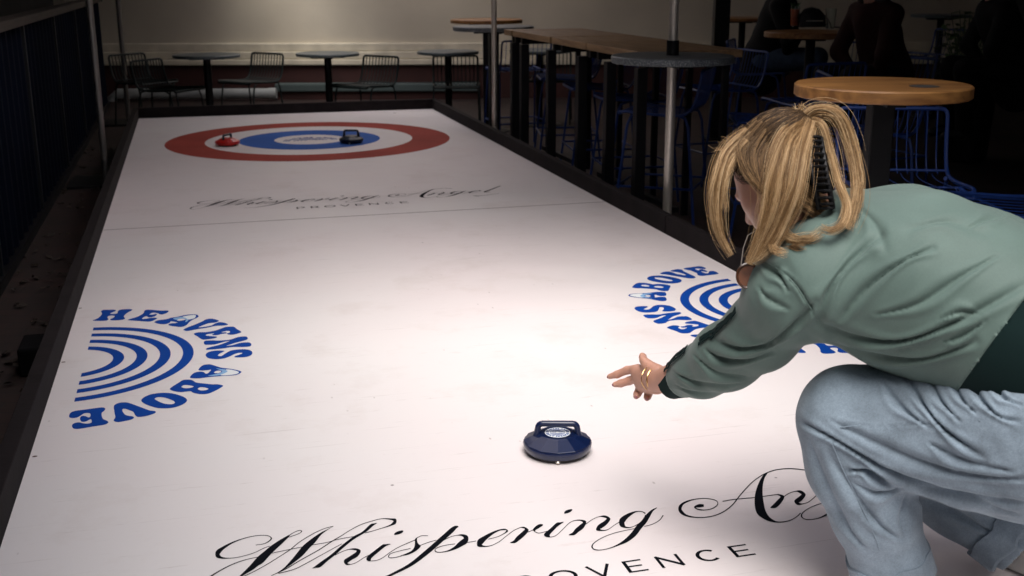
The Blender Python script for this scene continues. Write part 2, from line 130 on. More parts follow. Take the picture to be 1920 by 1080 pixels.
# ------------------------------------------------------------------ materials
def lane_mat():
    m = bpy.data.materials.new('lane_vinyl'); m.use_nodes = True; t = m.node_tree; b = t.nodes['Principled BSDF']; L = t.links.new
    def N(k, **kw):
        n = t.nodes.new(k)
        for a, v in kw.items(): setattr(n, a, v)
        return n
    tc = N('ShaderNodeTexCoord')
    def noise(scale, vec=None, detail=5, rough=.6):
        n = N('ShaderNodeTexNoise'); n.inputs['Scale'].default_value = scale; n.inputs['Detail'].default_value = detail; n.inputs['Roughness'].default_value = rough
        L(vec or tc.outputs['Object'], n.inputs['Vector']); return n.outputs['Fac']
    def rng(src, a, b_, c, d):
        r = N('ShaderNodeMapRange'); r.inputs[1].default_value = a; r.inputs[2].default_value = b_; r.inputs[3].default_value = c; r.inputs[4].default_value = d
        L(src, r.inputs[0]); return r.outputs[0]
    def mix(fac, A, B):
        x = N('ShaderNodeMix', data_type='RGBA'); L(fac, x.inputs[0])
        for s, i in ((A, 6), (B, 7)):
            if isinstance(s, tuple): x.inputs[i].default_value = (*s, 1)
            else: L(s, x.inputs[i])
        return x.outputs[2]
    base = mix(rng(noise(.55, detail=3), .35, .68, 0, 1), (.77, .745, .748), (.77, .70, .712))
    base = mix(rng(noise(2.6, detail=8, rough=.7), .54, .78, 0, .34), base, (.52, .44, .40))
    # drag marks: noise stretched along one direction
    mp = N('ShaderNodeMapping'); mp.inputs['Rotation'].default_value = (0, 0, .35); mp.inputs['Scale'].default_value = (5, 42, 1); L(tc.outputs['Object'], mp.inputs['Vector'])
    base = mix(rng(noise(1.3, mp.outputs[0], 7, .72), .62, .74, 0, .5), base, (.46, .41, .39))
    mp2 = N('ShaderNodeMapping'); mp2.inputs['Rotation'].default_value = (0, 0, -.6); mp2.inputs['Scale'].default_value = (3, 60, 1); L(tc.outputs['Object'], mp2.inputs['Vector'])
    base = mix(rng(noise(2.1, mp2.outputs[0], 6, .7), .66, .76, 0, .5), base, (.36, .33, .32))
    # small specks
    vo = N('ShaderNodeTexVoronoi'); vo.inputs['Scale'].default_value = 6.5; L(tc.outputs['Object'], vo.inputs['Vector'])
    sp = rng(vo.outputs['Distance'], .018, .034, .75, 0)
    pk = rng(noise(1.7, detail=2), .5, .56, 0, 1)
    mu = N('ShaderNodeMath', operation='MULTIPLY'); L(sp, mu.inputs[0]); L(pk, mu.inputs[1])
    base = mix(mu.outputs[0], base, (.10, .08, .08))
    v2 = N('ShaderNodeTexVoronoi'); v2.inputs['Scale'].default_value = 17; mp3 = N('ShaderNodeMapping'); mp3.inputs['Rotation'].default_value = (0, 0, .9); mp3.inputs['Scale'].default_value = (1, .45, 1); L(tc.outputs['Object'], mp3.inputs['Vector']); L(mp3.outputs[0], v2.inputs['Vector'])
    m3 = N('ShaderNodeMath', operation='MULTIPLY'); L(rng(v2.outputs['Distance'], .03, .07, .5, 0), m3.inputs[0]); L(rng(noise(2.3, detail=3), .52, .6, 0, 1), m3.inputs[1])
    base = mix(m3.outputs[0], base, (.22, .18, .17))
    mp4 = N('ShaderNodeMapping'); mp4.inputs['Rotation'].default_value = (0, 0, 1.45); mp4.inputs['Scale'].default_value = (2, 90, 1); L(tc.outputs['Object'], mp4.inputs['Vector'])
    base = mix(rng(noise(1.1, mp4.outputs[0], 5, .6), .66, .70, 0, .28), base, (.40, .36, .35))
    L(base, b.inputs['Base Color'])
    L(rng(noise(3.0), .3, .7, .36, .55), b.inputs['Roughness']); b.inputs['Specular IOR Level'].default_value = .22
    bp = N('ShaderNodeBump'); bp.inputs['Strength'].default_value = .12; bp.inputs['Distance'].default_value = .001
    L(noise(420, detail=2), bp.inputs['Height']); L(bp.outputs[0], b.inputs['Normal'])
    return m
def wood_mat(name, c1, c2, rough=.45, axis=(1, 14, 14)):
    m = bpy.data.materials.new(name); m.use_nodes = True; t = m.node_tree; b = t.nodes['Principled BSDF']; L = t.links.new
    tc = t.nodes.new('ShaderNodeTexCoord'); mp = t.nodes.new('ShaderNodeMapping'); mp.inputs['Scale'].default_value = axis; L(tc.outputs['Object'], mp.inputs['Vector'])
    n = t.nodes.new('ShaderNodeTexNoise'); n.inputs['Scale'].default_value = 3.5; n.inputs['Detail'].default_value = 8; L(mp.outputs[0], n.inputs['Vector'])
    r = t.nodes.new('ShaderNodeValToRGB'); r.color_ramp.elements[0].position = .35; r.color_ramp.elements[1].position = .66
    r.color_ramp.elements[0].color = (*c2, 1); r.color_ramp.elements[1].color = (*c1, 1)
    L(n.outputs['Fac'], r.inputs[0]); L(r.outputs[0], b.inputs['Base Color']); b.inputs['Roughness'].default_value = rough
    bp = t.nodes.new('ShaderNodeBump'); bp.inputs['Strength'].default_value = .3; bp.inputs['Distance'].default_value = .002; L(n.outputs['Fac'], bp.inputs['Height']); L(bp.outputs[0], b.inputs['Normal'])
    return m
def speck_mat(name, c, c2, scale=180, rough=.4):
    m = bpy.data.materials.new(name); m.use_nodes = True; t = m.node_tree; b = t.nodes['Principled BSDF']; L = t.links.new
    tc = t.nodes.new('ShaderNodeTexCoord'); n = t.nodes.new('ShaderNodeTexNoise'); n.inputs['Scale'].default_value = scale; n.inputs['Detail'].default_value = 3; L(tc.outputs['Object'], n.inputs['Vector'])
    r = t.nodes.new('ShaderNodeValToRGB'); r.color_ramp.elements[0].position = .45; r.color_ramp.elements[1].position = .68
    r.color_ramp.elements[0].color = (*c, 1); r.color_ramp.elements[1].color = (*c2, 1)
    L(n.outputs['Fac'], r.inputs[0]); L(r.outputs[0], b.inputs['Base Color']); b.inputs['Roughness'].default_value = rough
    return m
def floor_mat():
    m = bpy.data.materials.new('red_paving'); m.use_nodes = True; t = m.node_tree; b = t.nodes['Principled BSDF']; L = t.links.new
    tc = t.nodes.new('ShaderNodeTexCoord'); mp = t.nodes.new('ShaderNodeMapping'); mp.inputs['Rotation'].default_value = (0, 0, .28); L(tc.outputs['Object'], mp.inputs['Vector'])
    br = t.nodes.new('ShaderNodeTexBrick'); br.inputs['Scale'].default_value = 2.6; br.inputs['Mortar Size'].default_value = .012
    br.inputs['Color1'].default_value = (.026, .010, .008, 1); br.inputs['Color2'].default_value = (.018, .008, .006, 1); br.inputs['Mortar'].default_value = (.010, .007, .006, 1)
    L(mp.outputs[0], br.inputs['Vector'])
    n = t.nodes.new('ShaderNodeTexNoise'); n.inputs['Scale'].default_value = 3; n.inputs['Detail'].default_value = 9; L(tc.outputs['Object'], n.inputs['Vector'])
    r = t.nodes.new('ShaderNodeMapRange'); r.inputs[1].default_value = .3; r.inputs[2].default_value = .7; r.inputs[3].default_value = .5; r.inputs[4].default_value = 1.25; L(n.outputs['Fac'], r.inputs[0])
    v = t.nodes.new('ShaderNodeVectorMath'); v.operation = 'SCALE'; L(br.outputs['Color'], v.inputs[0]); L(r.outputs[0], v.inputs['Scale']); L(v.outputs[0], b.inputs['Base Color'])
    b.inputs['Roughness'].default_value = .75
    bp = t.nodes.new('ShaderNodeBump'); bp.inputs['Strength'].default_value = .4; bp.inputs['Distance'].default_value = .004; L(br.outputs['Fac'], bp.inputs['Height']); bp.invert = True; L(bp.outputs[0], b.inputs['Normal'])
    return m
M = {}
M['lane'] = lane_mat(); M['floor'] = floor_mat()
M['frame'] = mat('dark_timber_frame', (.012, .009, .010), .8, spec=.15, noise=(9, .35, 8), bump=(60, .3))
M['seam'] = mat('seam_dark', (.11, .08, .08), .8)
M['red'] = mat('house_red', (.33, .055, .042), .75, noise=(3, .18), spec=.1)
M['blue'] = mat('house_blue', (.035, .115, .42), .75, noise=(3, .12), spec=.1)
M['logo'] = mat('logo_blue', (.002, .050, .30), .75, noise=(5, .12), spec=.1)
M['logolight'] = mat('logo_light_blue', (.22, .42, .68), .5, spec=.35)
M['logowhite'] = mat('logo_white', (.74, .78, .80), .5, spec=.35)
M['ink'] = mat('ink_black', (.004, .005, .008), .85, noise=(20, .3), spec=.05)
M['navy'] = mat('navy_plastic', (.003, .010, .048), .30, noise=(14, .15), coat=.15)
M['navyblack'] = mat('blue_black_plastic', (.004, .007, .018), .34)
M['redpl'] = mat('red_plastic', (.55, .018, .015), .33, noise=(14, .12))
M['black'] = mat('black_rubber', (.006, .006, .007), .6)
M['chrome'] = mat('steel', (.74, .68, .60), .33, metal=.7, noise=(30, .06), bump=(200, .05))
M['steel_black'] = mat('black_steel', (.004, .0045, .006), .5, spec=.3, noise=(12, .25))
M['wire_green'] = mat('dark_green_wire', (.006, .012, .012), .5, spec=.3)
M['wire_blue'] = mat('blue_wire', (.005, .032, .17), .45, noise=(40, .15))
M['top_green'] = speck_mat('grey_green_laminate', (.05, .068, .075), (.12, .14, .145), 120, .35)
M['top_grey'] = speck_mat('speckled_grey_terrazzo', (.055, .065, .072), (.24, .26, .27), 160, .38)
M['wood'] = wood_mat('amber_table_wood', (.30, .145, .045), (.15, .065, .02), .42, (1, 10, 10))
M['plank'] = wood_mat('pale_plank_wood', (.30, .19, .095), (.17, .10, .048), .5, (12, 1, 12))
M['wall'] = mat('cream_render', (.56, .51, .41), .9, noise=(1.1, .13, 10), bump=(55, .18, .006))
M['ledge'] = mat('pale_painted_ledge', (.62, .57, .45), .75, noise=(5, .18, 9), bump=(25, .3, .006))
M['plinth'] = mat('dark_red_plinth', (.045, .014, .012), .8, noise=(3, .3, 8))
M['pipe'] = mat('grey_pipe', (.34, .36, .36), .4, noise=(6, .15))
M['fence'] = mat('midnight_blue_sheet', (.0022, .004, .011), .9, spec=.05, noise=(2, .3))
M['fence_trim'] = mat('grey_metal_trim', (.012, .014, .017), .6, spec=.2)
M['rail'] = wood_mat('weathered_rail_wood', (.035, .024, .017), (.018, .013, .010), .8, (12, 1, 12))
M['leaf'] = mat('dry_leaf', (.018, .010, .005), .8, noise=(6, .5))
M['canopy'] = mat('charcoal_canvas', (.05, .045, .042), .9, noise=(4, .15))
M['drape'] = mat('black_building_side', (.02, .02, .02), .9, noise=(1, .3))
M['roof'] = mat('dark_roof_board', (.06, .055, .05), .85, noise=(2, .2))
# ------------------------------------------------------------------ ground and enclosure
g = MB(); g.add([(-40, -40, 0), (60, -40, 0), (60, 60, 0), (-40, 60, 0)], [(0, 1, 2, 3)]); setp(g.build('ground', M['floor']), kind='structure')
RTh = np.array([RT[0], RT[1], 0]) / math.hypot(RT[0], RT[1]); FWh = np.array([-RTh[1], RTh[0], 0])
ang = math.atan2(RTh[1], RTh[0])
wallc = at(960, 118, .42)           # on the wall ledge
bw = empty('back_wall', (wallc[0], wallc[1], 0), ang, 'long cream rendered wall with a pale ledge and dark red foot, behind all the tables', 'wall')
MB().box((-9, .06, .5), (12, .36, 4.6)).build('rendered_face', M['wall'], bw)
lg = MB()
lg.box((-9, -.02, .47), (12, .058, .56)); lg.box((-9, -.05, .40), (12, .057, .467)); lg.box((-9, .01, .562), (12, .058, .66)); lg.build('ledge', M['ledge'], bw, bevel=.012)
MB().box((-9, 0, 0), (12, .3, .397)).build('plinth', M['plinth'], bw)
# pipe on the wall foot (left)
pp = empty('drain_pipe', (wallc[0], wallc[1], 0), ang, 'grey drain pipe running low along the wall foot behind the two left chairs', 'pipe')
a = at(200, 175, .20); b_ = at(516, 172, .20)
def wl(p): d = np.array(p) - np.array([wallc[0], wallc[1], 0]); return float(d @ RTh), float(d @ FWh)
x0 = wl(ray(205, 172, 13.6))[0]; x1 = wl(ray(516, 172, 13.6))[0]
z0 = float(ray(360, 172, 13.9)[2])
MB().tube([(x0, -.30, z0-.30), (x0, -.30, z0-.06), (x0+.07, -.30, z0), (x1, -.30, z0)], .062, 14).build('pipe', M['pipe'], pp, smooth=True)
for xx in (x0+.35, (x0+x1)/2+.1, x1-.05): MB().tube([(xx-.04, -.30, z0), (xx+.04, -.30, z0)], .070, 14).build('pipe_collar', M['pipe'], pp, smooth=True)
sk = empty('bench_step', (wallc[0], wallc[1], 0), ang, 'low teal grey step along the wall foot behind the middle tables', 'step')
xa = wl(ray(520, 170, 13.9))[0]; xb = wl(ray(900, 165, 13.9))[0]
MB().box((xa, -.22, .10), (xb, -.002, .19)).build('tread', mat('teal_step', (.06, .085, .085), .6, noise=(4, .2)), sk, bevel=.01)
MB().box((xa+.02, -.18, 0), (xb-.02, -.004, .098)).build('riser', M['plinth'], sk)
# left fence: ribbed sheets, rail, posts
FX = -.97
fe = empty('ribbed_fence', (FX, 8.0, 0), 0, 'low midnight blue ribbed metal fence with a brown top rail left of the lane', 'fence')
ys = [-4.3, -2.6, -.9, .8, 2.5, 4.2, 5.9, 7.6]
seg = [(-5.6, -3.9), (-3.9, -2.2), (-2.2, -.5), (-.5, 1.2), (1.2, 2.9), (2.9, 4.6), (4.6, 6.0)]
for (ya, yb) in seg:
    p = MB(); n = 34; prof = []
    for k in range(n+1):
        y = ya + .02 + (yb-ya-.04)*k/n; x = (.012 if k % 4 in (0, 1) else -.012); prof.append((x, y))
    V = []; F = []
    for (x, y) in prof: V += [(x, y, .06), (x, y, 1.16)]
    for k in range(n): F.append((2*k, 2*k+2, 2*k+3, 2*k+1))
    p.add(V, F); o = p.build('ribbed_panel', M['fence'], fe)
    sm = o.modifiers.new('solid', 'SOLIDIFY'); sm.thickness = .003
for (ya, yb) in seg:
    MB().box((-.025, ya-.018, 0), (.022, ya+.018, 1.17)).build('fence_post', M['fence_trim'], fe, bevel=.003)
MB().box((-.07, -5.7, 1.172), (.05, 6.05, 1.225)).build('top_rail', M['rail'], fe, bevel=.008)
MB().box((-.03, -5.7, .0), (.03, 6.05, .055)).build('foot_rail', M['steel_black'], fe)
# building sides, and unseen roof, awnings and sails added to shade the yard
lb = empty('left_building', (-1.75, 6, 0), 0, 'dark building side rising behind the ribbed fence', 'building')
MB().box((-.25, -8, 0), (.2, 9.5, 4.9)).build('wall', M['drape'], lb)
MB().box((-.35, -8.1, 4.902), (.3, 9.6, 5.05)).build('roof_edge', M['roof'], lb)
fbd = empty('added_near_blocker', (0, -6, 0), 0, 'unseen dark wall added behind the camera to block frontal skylight', 'building')  # added out of view to hold back sky from behind the camera
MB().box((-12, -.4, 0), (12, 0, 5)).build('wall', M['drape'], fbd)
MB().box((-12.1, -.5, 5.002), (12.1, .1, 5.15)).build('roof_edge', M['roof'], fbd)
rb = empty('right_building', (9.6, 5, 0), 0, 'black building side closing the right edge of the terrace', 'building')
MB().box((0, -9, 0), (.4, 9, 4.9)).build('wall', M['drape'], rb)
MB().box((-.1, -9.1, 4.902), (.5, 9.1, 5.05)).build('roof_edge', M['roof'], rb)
tr = empty('unseen_terrace_roof', (6.3, 7.6, 0), 0, 'unseen dark boarded roof over the right hand tables, extended to shade the yard', 'roof')  # roof inferred from the column, deck extended out of view to block sky
MB().box((-4.45, -9.2, 2.95), (3.2, 2.0, 3.07)).box((-2.9, 2.0, 2.95), (3.2, 6.4, 3.07)).build('roof_deck', M['roof'], tr)
fb = MB()
for k in range(2, 12): fb.box((-4.4 if k < 9 else -2.85, -9.1+k*1.3, 2.80), (3.15, -9.02+k*1.3, 2.948))
fb.build('rafters', M['rail'], tr)
AWX = 1.38
aw = empty('added_shade_awning', (-1.5, 4, 0), 0, 'unseen charcoal awning added to dim the left edge of the lane', 'awning')  # invented cover out of view, dims the left side of the lane
MB().add([(-.04, -6, 3.25), (AWX, -6, 2.85), (AWX, 5.7, 2.85), (-.04, 5.7, 3.25), (-.04, -6, 3.28), (AWX, -6, 2.88), (AWX, 5.7, 2.88), (-.04, 5.7, 3.28)],
 [(3, 2, 1, 0), (4, 5, 6, 7), (0, 1, 5, 4), (1, 2, 6, 5), (2, 3, 7, 6), (3, 0, 4, 7)]).build('awning_cloth', M['canopy'], aw)
MB().tube([(AWX, -6, 2.84), (AWX, 5.7, 2.84)], .03, 8).build('front_bar', M['steel_black'], aw)
aw2 = empty('added_shade_awning', (-1.5, 12.4, 0), 0, 'unseen charcoal awning added to darken the left end of the wall', 'awning')  # second invented cover, keeps skylight off the left wall
MB().add([(-.04, -2.6, 3.2), (2.1, -2.6, 2.7), (2.1, 1.9, 2.7), (-.04, 2.6, 3.2), (-.04, -2.6, 3.22), (2.1, -2.6, 2.72), (2.1, 1.9, 2.72), (-.04, 2.6, 3.22)],
 [(3, 2, 1, 0), (4, 5, 6, 7), (0, 1, 5, 4), (1, 2, 6, 5), (2, 3, 7, 6), (3, 0, 4, 7)]).build('awning_cloth', M['canopy'], aw2)
MB().tube([(2.1, -2.6, 2.68), (2.1, 1.9, 2.68)], .03, 8).build('front_bar', M['steel_black'], aw2)
SY0, SY1 = 3.3, 9.6
sailm = bpy.data.materials.new('light_filter_net'); sailm.use_nodes = True; t_ = sailm.node_tree  # translucent cloth for the added sails, passes part of the light
tl = t_.nodes.new('ShaderNodeBsdfTranslucent'); tl.inputs['Color'].default_value = (.95, .87, .84, 1); t_.links.new(tl.outputs[0], t_.nodes['Material Output'].inputs[0])
sa = empty('added_light_sail', (.85, 6.8, 0), 0, 'unseen translucent sail added over the far lane to filter the light', 'shade sail')  # added overhead so the light pool fades towards the far lane
MB().add([(-1.3, SY0-6.8, 2.97), (1.2, SY0-6.8, 3.09), (1.2, SY1-6.8, 3.15), (-1.3, SY1-6.8, 2.97)], [(0, 1, 2, 3)]).build('sail_cloth', sailm, sa).name
MB().tube([(-1.3, SY0-6.8, 2.97), (1.2, SY0-6.8, 3.09), (1.2, SY1-6.8, 3.15), (-1.3, SY1-6.8, 2.97)], .012, 6, closed=True).build('edge_rope', M['steel_black'], sa)
cpos = ray(1352, 40, 10.2)
cw = .135
tc_ = empty('steel_column', (cpos[0], cpos[1], 0), ang, 'tall square black steel column right of the long plank table', 'column')
MB().box((-cw/2, -cw/2, .012), (cw/2, cw/2, 2.598)).build('shaft', M['steel_black'], tc_, bevel=.004)
MB().box((-.13, -.13, 0), (.13, .13, .0118)).build('base_plate', M['steel_black'], tc_)
sc2 = empty('added_light_sail', (2.1, 11.6, 0), 0, 'unseen translucent sail added over the low tables to filter wall light', 'shade sail')  # added above the low tables to shape light on the wall
MB().add([(-.9, -1.95, 3.0), (1.25, -1.95, 3.05), (1.25, 2.1, 3.3), (-.9, 2.1, 3.3)], [(0, 1, 2, 3)]).build('sail_cloth', sailm, sc2)
MB().tube([(-.9, -1.95, 3.0), (1.25, -1.95, 3.05), (1.25, 2.1, 3.3), (-.9, 2.1, 3.3)], .012, 6, closed=True).build('edge_rope', M['steel_black'], sc2)
sb = empty('added_light_sail', (.9, -2, 0), 0, 'unseen translucent sail added behind the camera to dim the near lane', 'shade sail')  # added overhead to end the light pool at the near side
MB().add([(-1.8, -3, 3.02), (1.2, -3, 3.02), (1.2, 0.4, 3.12), (-1.8, 0.4, 3.06)], [(0, 1, 2, 3)]).build('sail_cloth', sailm, sb)
MB().tube([(-1.8, -3, 3.02), (1.2, -3, 3.02), (1.2, 0.4, 3.12), (-1.8, 0.4, 3.06)], .012, 6, closed=True).build('edge_rope', M['steel_black'], sb)
# ------------------------------------------------------------------ the curling lane
LX0, LX1, LY0, LY1, LZ = -.4777, 2.1343, .95, 10.503, .25
lane = empty('curling_lane', ((LX0+LX1)/2, (LY0+LY1)/2, 0), 0, 'long raised white curling lane with blue logos, black script and a red and blue target', 'curling lane')
lo = np.array([(LX0+LX1)/2, (LY0+LY1)/2, 0])
def lbx(name, a, b, m, bevel=0): return MB().box(np.array(a)-lo, np.array(b)-lo).build(name, m, lane, bevel=bevel)
lbx('lane_surface', (LX0, LY0, .20), (LX1, LY1, LZ), M['lane'])
lbx('deck_base', (LX0+.02, LY0+.02, 0), (LX1-.02, LY1-.02, .198), M['black'])
FT, FH = .045, .337
JY = float(at(1246, 438, .25)[1])
lbx('side_rail', (LX0-FT, LY0-.02, .02), (LX0-.001, LY1+FT, FH), M['frame'], .003)
lbx('side_rail', (LX1+.001, JY+.006, .02), (LX1+FT, LY1-.001, FH), M['frame'], .003)
lbx('side_rail', (LX1+.001, LY0-.02, .02), (LX1+FT, JY-.006, FH), M['frame'], .003)
lbx('end_rail', (LX0, LY1+.001, .02), (LX1+FT, LY1+FT, FH+.002), M['frame'], .003)
lbx('end_rail', (LX0, LY0-FT, .02), (LX1, LY0-.002, FH-.03), M['frame'], .003)
lbx('seam', (LX0+.004, 5.794, LZ), (LX1-.004, 5.801, LZ+.0003), M['seam'])
hc = (.8256, 8.746)
def flat(name, mb, m, parent=None, org=None):
    o = mb.build(name, m, parent or lane); return o
def annulus(r0, r1, z, c=(0, 0), n=128, a0=0., a1=2*math.pi):
    mb = MB(); V = []; F = []
    full = abs(a1-a0-2*math.pi) < 1e-6; K = n if full else n+1
    for k in range(K):
        a = a0+(a1-a0)*k/n
        V += [(c[0]+r0*math.cos(a), c[1]+r0*math.sin(a), z), (c[0]+r1*math.cos(a), c[1]+r1*math.sin(a), z)]
    for k in range(n):
        j = (k+1) % K; F.append((2*k, 2*k+1, 2*j+1, 2*j))
    mb.add(V, F); return mb
hl = (hc[0]-lo[0], hc[1]-lo[1])
flat('target_ring', annulus(.7733, 1.0603, LZ+.0004, hl), M['red'])
flat('target_ring', annulus(.2654, .5285, LZ+.0005, hl), M['blue'])
def tess(polys, z, mb, n=4, f=lambda p: p):
    """outer contour + holes -> triangles"""
    rr = [[Vector((*f(p), 0)) for p in crom(np.array(q)/10000, n)] for q in polys]
    tris = geometry.tessellate_polygon(rr); V = [v for r in rr for v in r]
    F = []
    for t in tris:
        a, b, c = (V[i] for i in t)
        F.append(t if (b-a).cross(c-a).z > 0 else (t[0], t[2], t[1]))
    mb.add([(v.x, v.y, z) for v in V], F)
def logo(cx, cy, rot, s, z, parent, dz=.00008, name='heavens_logo', rings=True, n=4, second=False):
    ca, sa = math.cos(rot), math.sin(rot)
    def f(p): return (cx + s*(p[0]*ca-p[1]*sa), cy + s*(p[0]*sa+p[1]*ca))
    mb = MB()
    for L_ in DEC['logo']: tess(L_, z, mb, n, f)
    if rings:
        for R1 in (.380, .307, .234, .161):
            V = []; F = []
            a1 = math.acos(.04/R1); a0 = math.acos(.04/(R1-.034)); K = 40
            for k in range(K+1):
                t = -1+2*k/K; V += [(*f(((R1-.034)*math.cos(a0*t), (R1-.034)*math.sin(a0*t))), z), (*f((R1*math.cos(a1*t), R1*math.sin(a1*t))), z)]
            for k in range(K): F.append((2*k, 2*k+1, 2*k+3, 2*k+2))
            mb.add(V, F)
    o = mb.build(name, M['logo'], parent)
    if not second:
        w = MB()
        for q in DEC['blue']: tess([q], z+dz, w, n, f)
        k = len(w.f)
        for q in DEC['white']: tess([q], z+2*dz, w, n, f)
        w.m = [0]*k+[1]*(len(w.f)-k)
        w.build('letter_highlight', [M['logolight'], M['logowhite']], o)
    return o
def setlogo(o, l): o['label'] = l
o = logo(-.442-lo[0], 3.732-lo[1], 0, 1, LZ+.0005, lane); setlogo(o, 'blue arched HEAVENS ABOVE lettering round a half rainbow, left side of the lane')
o = logo(1.648+.442-lo[0], 7.465-3.732-lo[1], math.pi, 1, LZ+.0005, lane); setlogo(o, 'blue arched HEAVENS ABOVE lettering partly behind the arm, right side of the lane')
o = logo(hl[0], hl[1]-.07, math.pi/2, .34, LZ+.0005, lane, rings=True); setlogo(o, 'tiny blue lettering in the white centre of the target')
# script lettering
def script(dy, name):
    mb = MB(); z = LZ+.0005
    for r in DEC['rib']:
        a = np.array(r, float)/10000; Lp = crom(a[:, :2], 5, False); Rp = crom(a[:, 2:], 5, False); V = []; F = []
        for p, q in zip(Lp, Rp): V += [(p[0]-lo[0], p[1]+dy-lo[1], z), (q[0]-lo[0], q[1]+dy-lo[1], z)]
        for k in range(len(Lp)-1): F.append((2*k, 2*k+1, 2*k+3, 2*k+2))
        mb.add(V, F); z += .00001
    for q in DEC['pol']:
        tess([q], z, mb, 4, lambda p: (p[0]-lo[0], p[1]+dy-lo[1])); z += .00001
    return mb.build(name, M['ink'], lane)
script(0, 'script_lettering')['label'] = 'large black script reading Whispering Angel at the near end'
script(4.075, 'script_lettering')['label'] = 'black script reading Whispering Angel beyond the seam'
def bars(segs):  # thick line letters, unit box
    return segs
HGT = .0495
def letter(mb, ch, x0, x1, y, z):
    w = x1-x0; h = HGT; tv = .0082; th = .0056
    def quad(a, b, t, zz):
        a = np.array(a, float); b = np.array(b, float); d = b-a; d /= np.linalg.norm(d); nrm = np.array([-d[1], d[0]])*t/2
        V = [a+nrm, b+nrm, b-nrm, a-nrm]; mb.add([(x0+p[0]-lo[0], y+p[1]-lo[1], zz) for p in V], [(3, 2, 1, 0)])
    def arc(cx, cy, rx, ry, a0, a1, zz, t0=.006, t1=.0085):
        V = []; F = []; K = 28
        for k in range(K+1):
            a = math.radians(a0+(a1-a0)*k/K); t = t0+(t1-t0)*abs(math.cos(a))
            for s_ in (-.5, .5): V.append((x0+cx+(rx+s_*t)*math.cos(a)-lo[0], y+cy+(ry+s_*t)*math.sin(a)-lo[1], zz))
        for k in range(K): F.append((2*k, 2*k+1, 2*k+3, 2*k+2))
        mb.add(V, F)
    e = .00002
    if ch == 'E':
        quad((tv/2, 0), (tv/2, h), tv, z)
        for yy, ww in ((th/2, w), (h/2, w*.86), (h-th/2, w*.97)): quad((tv*.9, yy), (ww, yy), th, z+e)
    if ch == 'N': quad((tv/2, 0), (tv/2, h), tv*.85, z); quad((w-tv/2, 0), (w-tv/2, h), tv*.85, z); quad((tv*.3, h*.97), (w-tv*.3, h*.03), tv, z+e)
    if ch == 'V': quad((tv/2, h), (w/2, 0), tv*.85, z); quad((w/2, 0), (w-tv/2, h), tv*.85, z+e)
    if ch == 'O': arc(w/2, h/2, w/2-.004, h/2-.003, 0, 360, z)
    if ch == 'C': arc(w/2+.002, h/2, w/2-.003, h/2-.003, 45, 315, z)
    if ch in 'PR':
        quad((tv/2, 0), (tv/2, h), tv, z); quad((tv, h-th/2), (w*.55, h-th/2), th, z+e); quad((tv, h*.42), (w*.55, h*.42), th, z+e)
        arc(w*.55, h*.71-th/4, w*.36, h*.29-th/4, -90, 90, z+2*e)
        if ch == 'R': quad((w*.5, h*.42), (w, 0), tv, z+3*e)
LET = [('P', .4856, .5316), ('R', .5615, .603), ('O', .6335, .695), ('V', .718, .774), ('E', .801, .845), ('N', .8746, .928), ('C', .9625, 1.0136), ('E', 1.0455, 1.0912)]
for dy in (0, 4.075):
    mb = MB()
    for ch, a, b in LET: letter(mb, ch, a, b, 1.988+dy, LZ+.0005)
    mb.build('capital_lettering', M['ink'], lane)['label'] = 'small black capitals reading PROVENCE'
# stain and screw marks along the lane edge
mb = MB()
for px, py in [(740, 212), (150, 578), (119, 679), (65, 856)]:
    p = at(px, py, LZ); r = .006 if py > 300 else .016
    V = [(p[0]-lo[0]+r*(1+.3*random.random())*math.cos(a), p[1]-lo[1]+r*(.7+.3*random.random())*math.sin(a), LZ+.0004) for a in np.linspace(0, 2*math.pi, 9)[:-1]]
    mb.add(V, [tuple(range(8))])
mb.build('screw_marks', mat('rust_mark', (.09, .05, .04), .8), lane)
# ------------------------------------------------------------------ curling stones
def stone(px, py, rz, body, hand, label, group, sticker=True, hs=1.0):
    p = at(px, py, LZ)
    t = empty('curling_stone', (p[0], p[1], LZ+.002), rz, label, 'curling stone', group)
    MB().lathe([(.064, .008), (.084, .010), (.0885, .020), (.090, .026), (.088, .031)], 24).build('body', body, t, smooth=True)
    MB().lathe([(.088, .0305), (.0885, .033), (.049, .052), (.046, .053)], 12).build('upper_cone', body, t, bevel=.0012)
    MB().lathe([(.074, .0), (.078, .004), (.078, .0095)], 32).build('base_ring', M['black'], t, smooth=True)
    ca = MB()
    for k in range(3):
        a = math.radians(30+120*k); ca.lathe([(.001, 0), (.005, .002), (.006, .006), (.004, .0085)], 10, c=(.079*math.cos(a), .079*math.sin(a)))
    ca.build('caster', M['chrome'], t, smooth=True)
    R0 = .012; zt = .052+.026*hs; hx = .051; pts = [(-hx-.004, 0, .044), (-hx-.001, 0, zt-.024)]
    for k in range(5): a = math.pi-k*math.pi/8; pts.append((-hx+R0+R0*math.cos(a), 0, zt-R0+R0*math.sin(a)))
    for k in range(5): a = math.pi/2-k*math.pi/8; pts.append((hx-R0+R0*math.cos(a), 0, zt-R0+R0*math.sin(a)))
    pts += [(hx+.001, 0, zt-.024), (hx+.004, 0, .044)]
    r = [.010, .0092]+[.0080]*10+[.0092, .010]
    MB().tube(pts, r, 10).build('handle', hand, t, smooth=True)
    if sticker:
        s = MB().lathe([(.033, .0531), (.033, .0535)], 40).build('badge', M['logowhite'], t)
        q = .051; ob = logo(0, 0, math.pi/2, q, .0538, t, dz=.00005, name='badge_print', n=2, second=True); ob.parent = s
        ob = logo(0, 0, -math.pi/2, q, .0538, t, dz=.00005, name='badge_print', n=2, second=True); ob.parent = s
    return t
RZ0 = math.atan2(RTh[1], RTh[0])
G = 'curling stones on the lane'
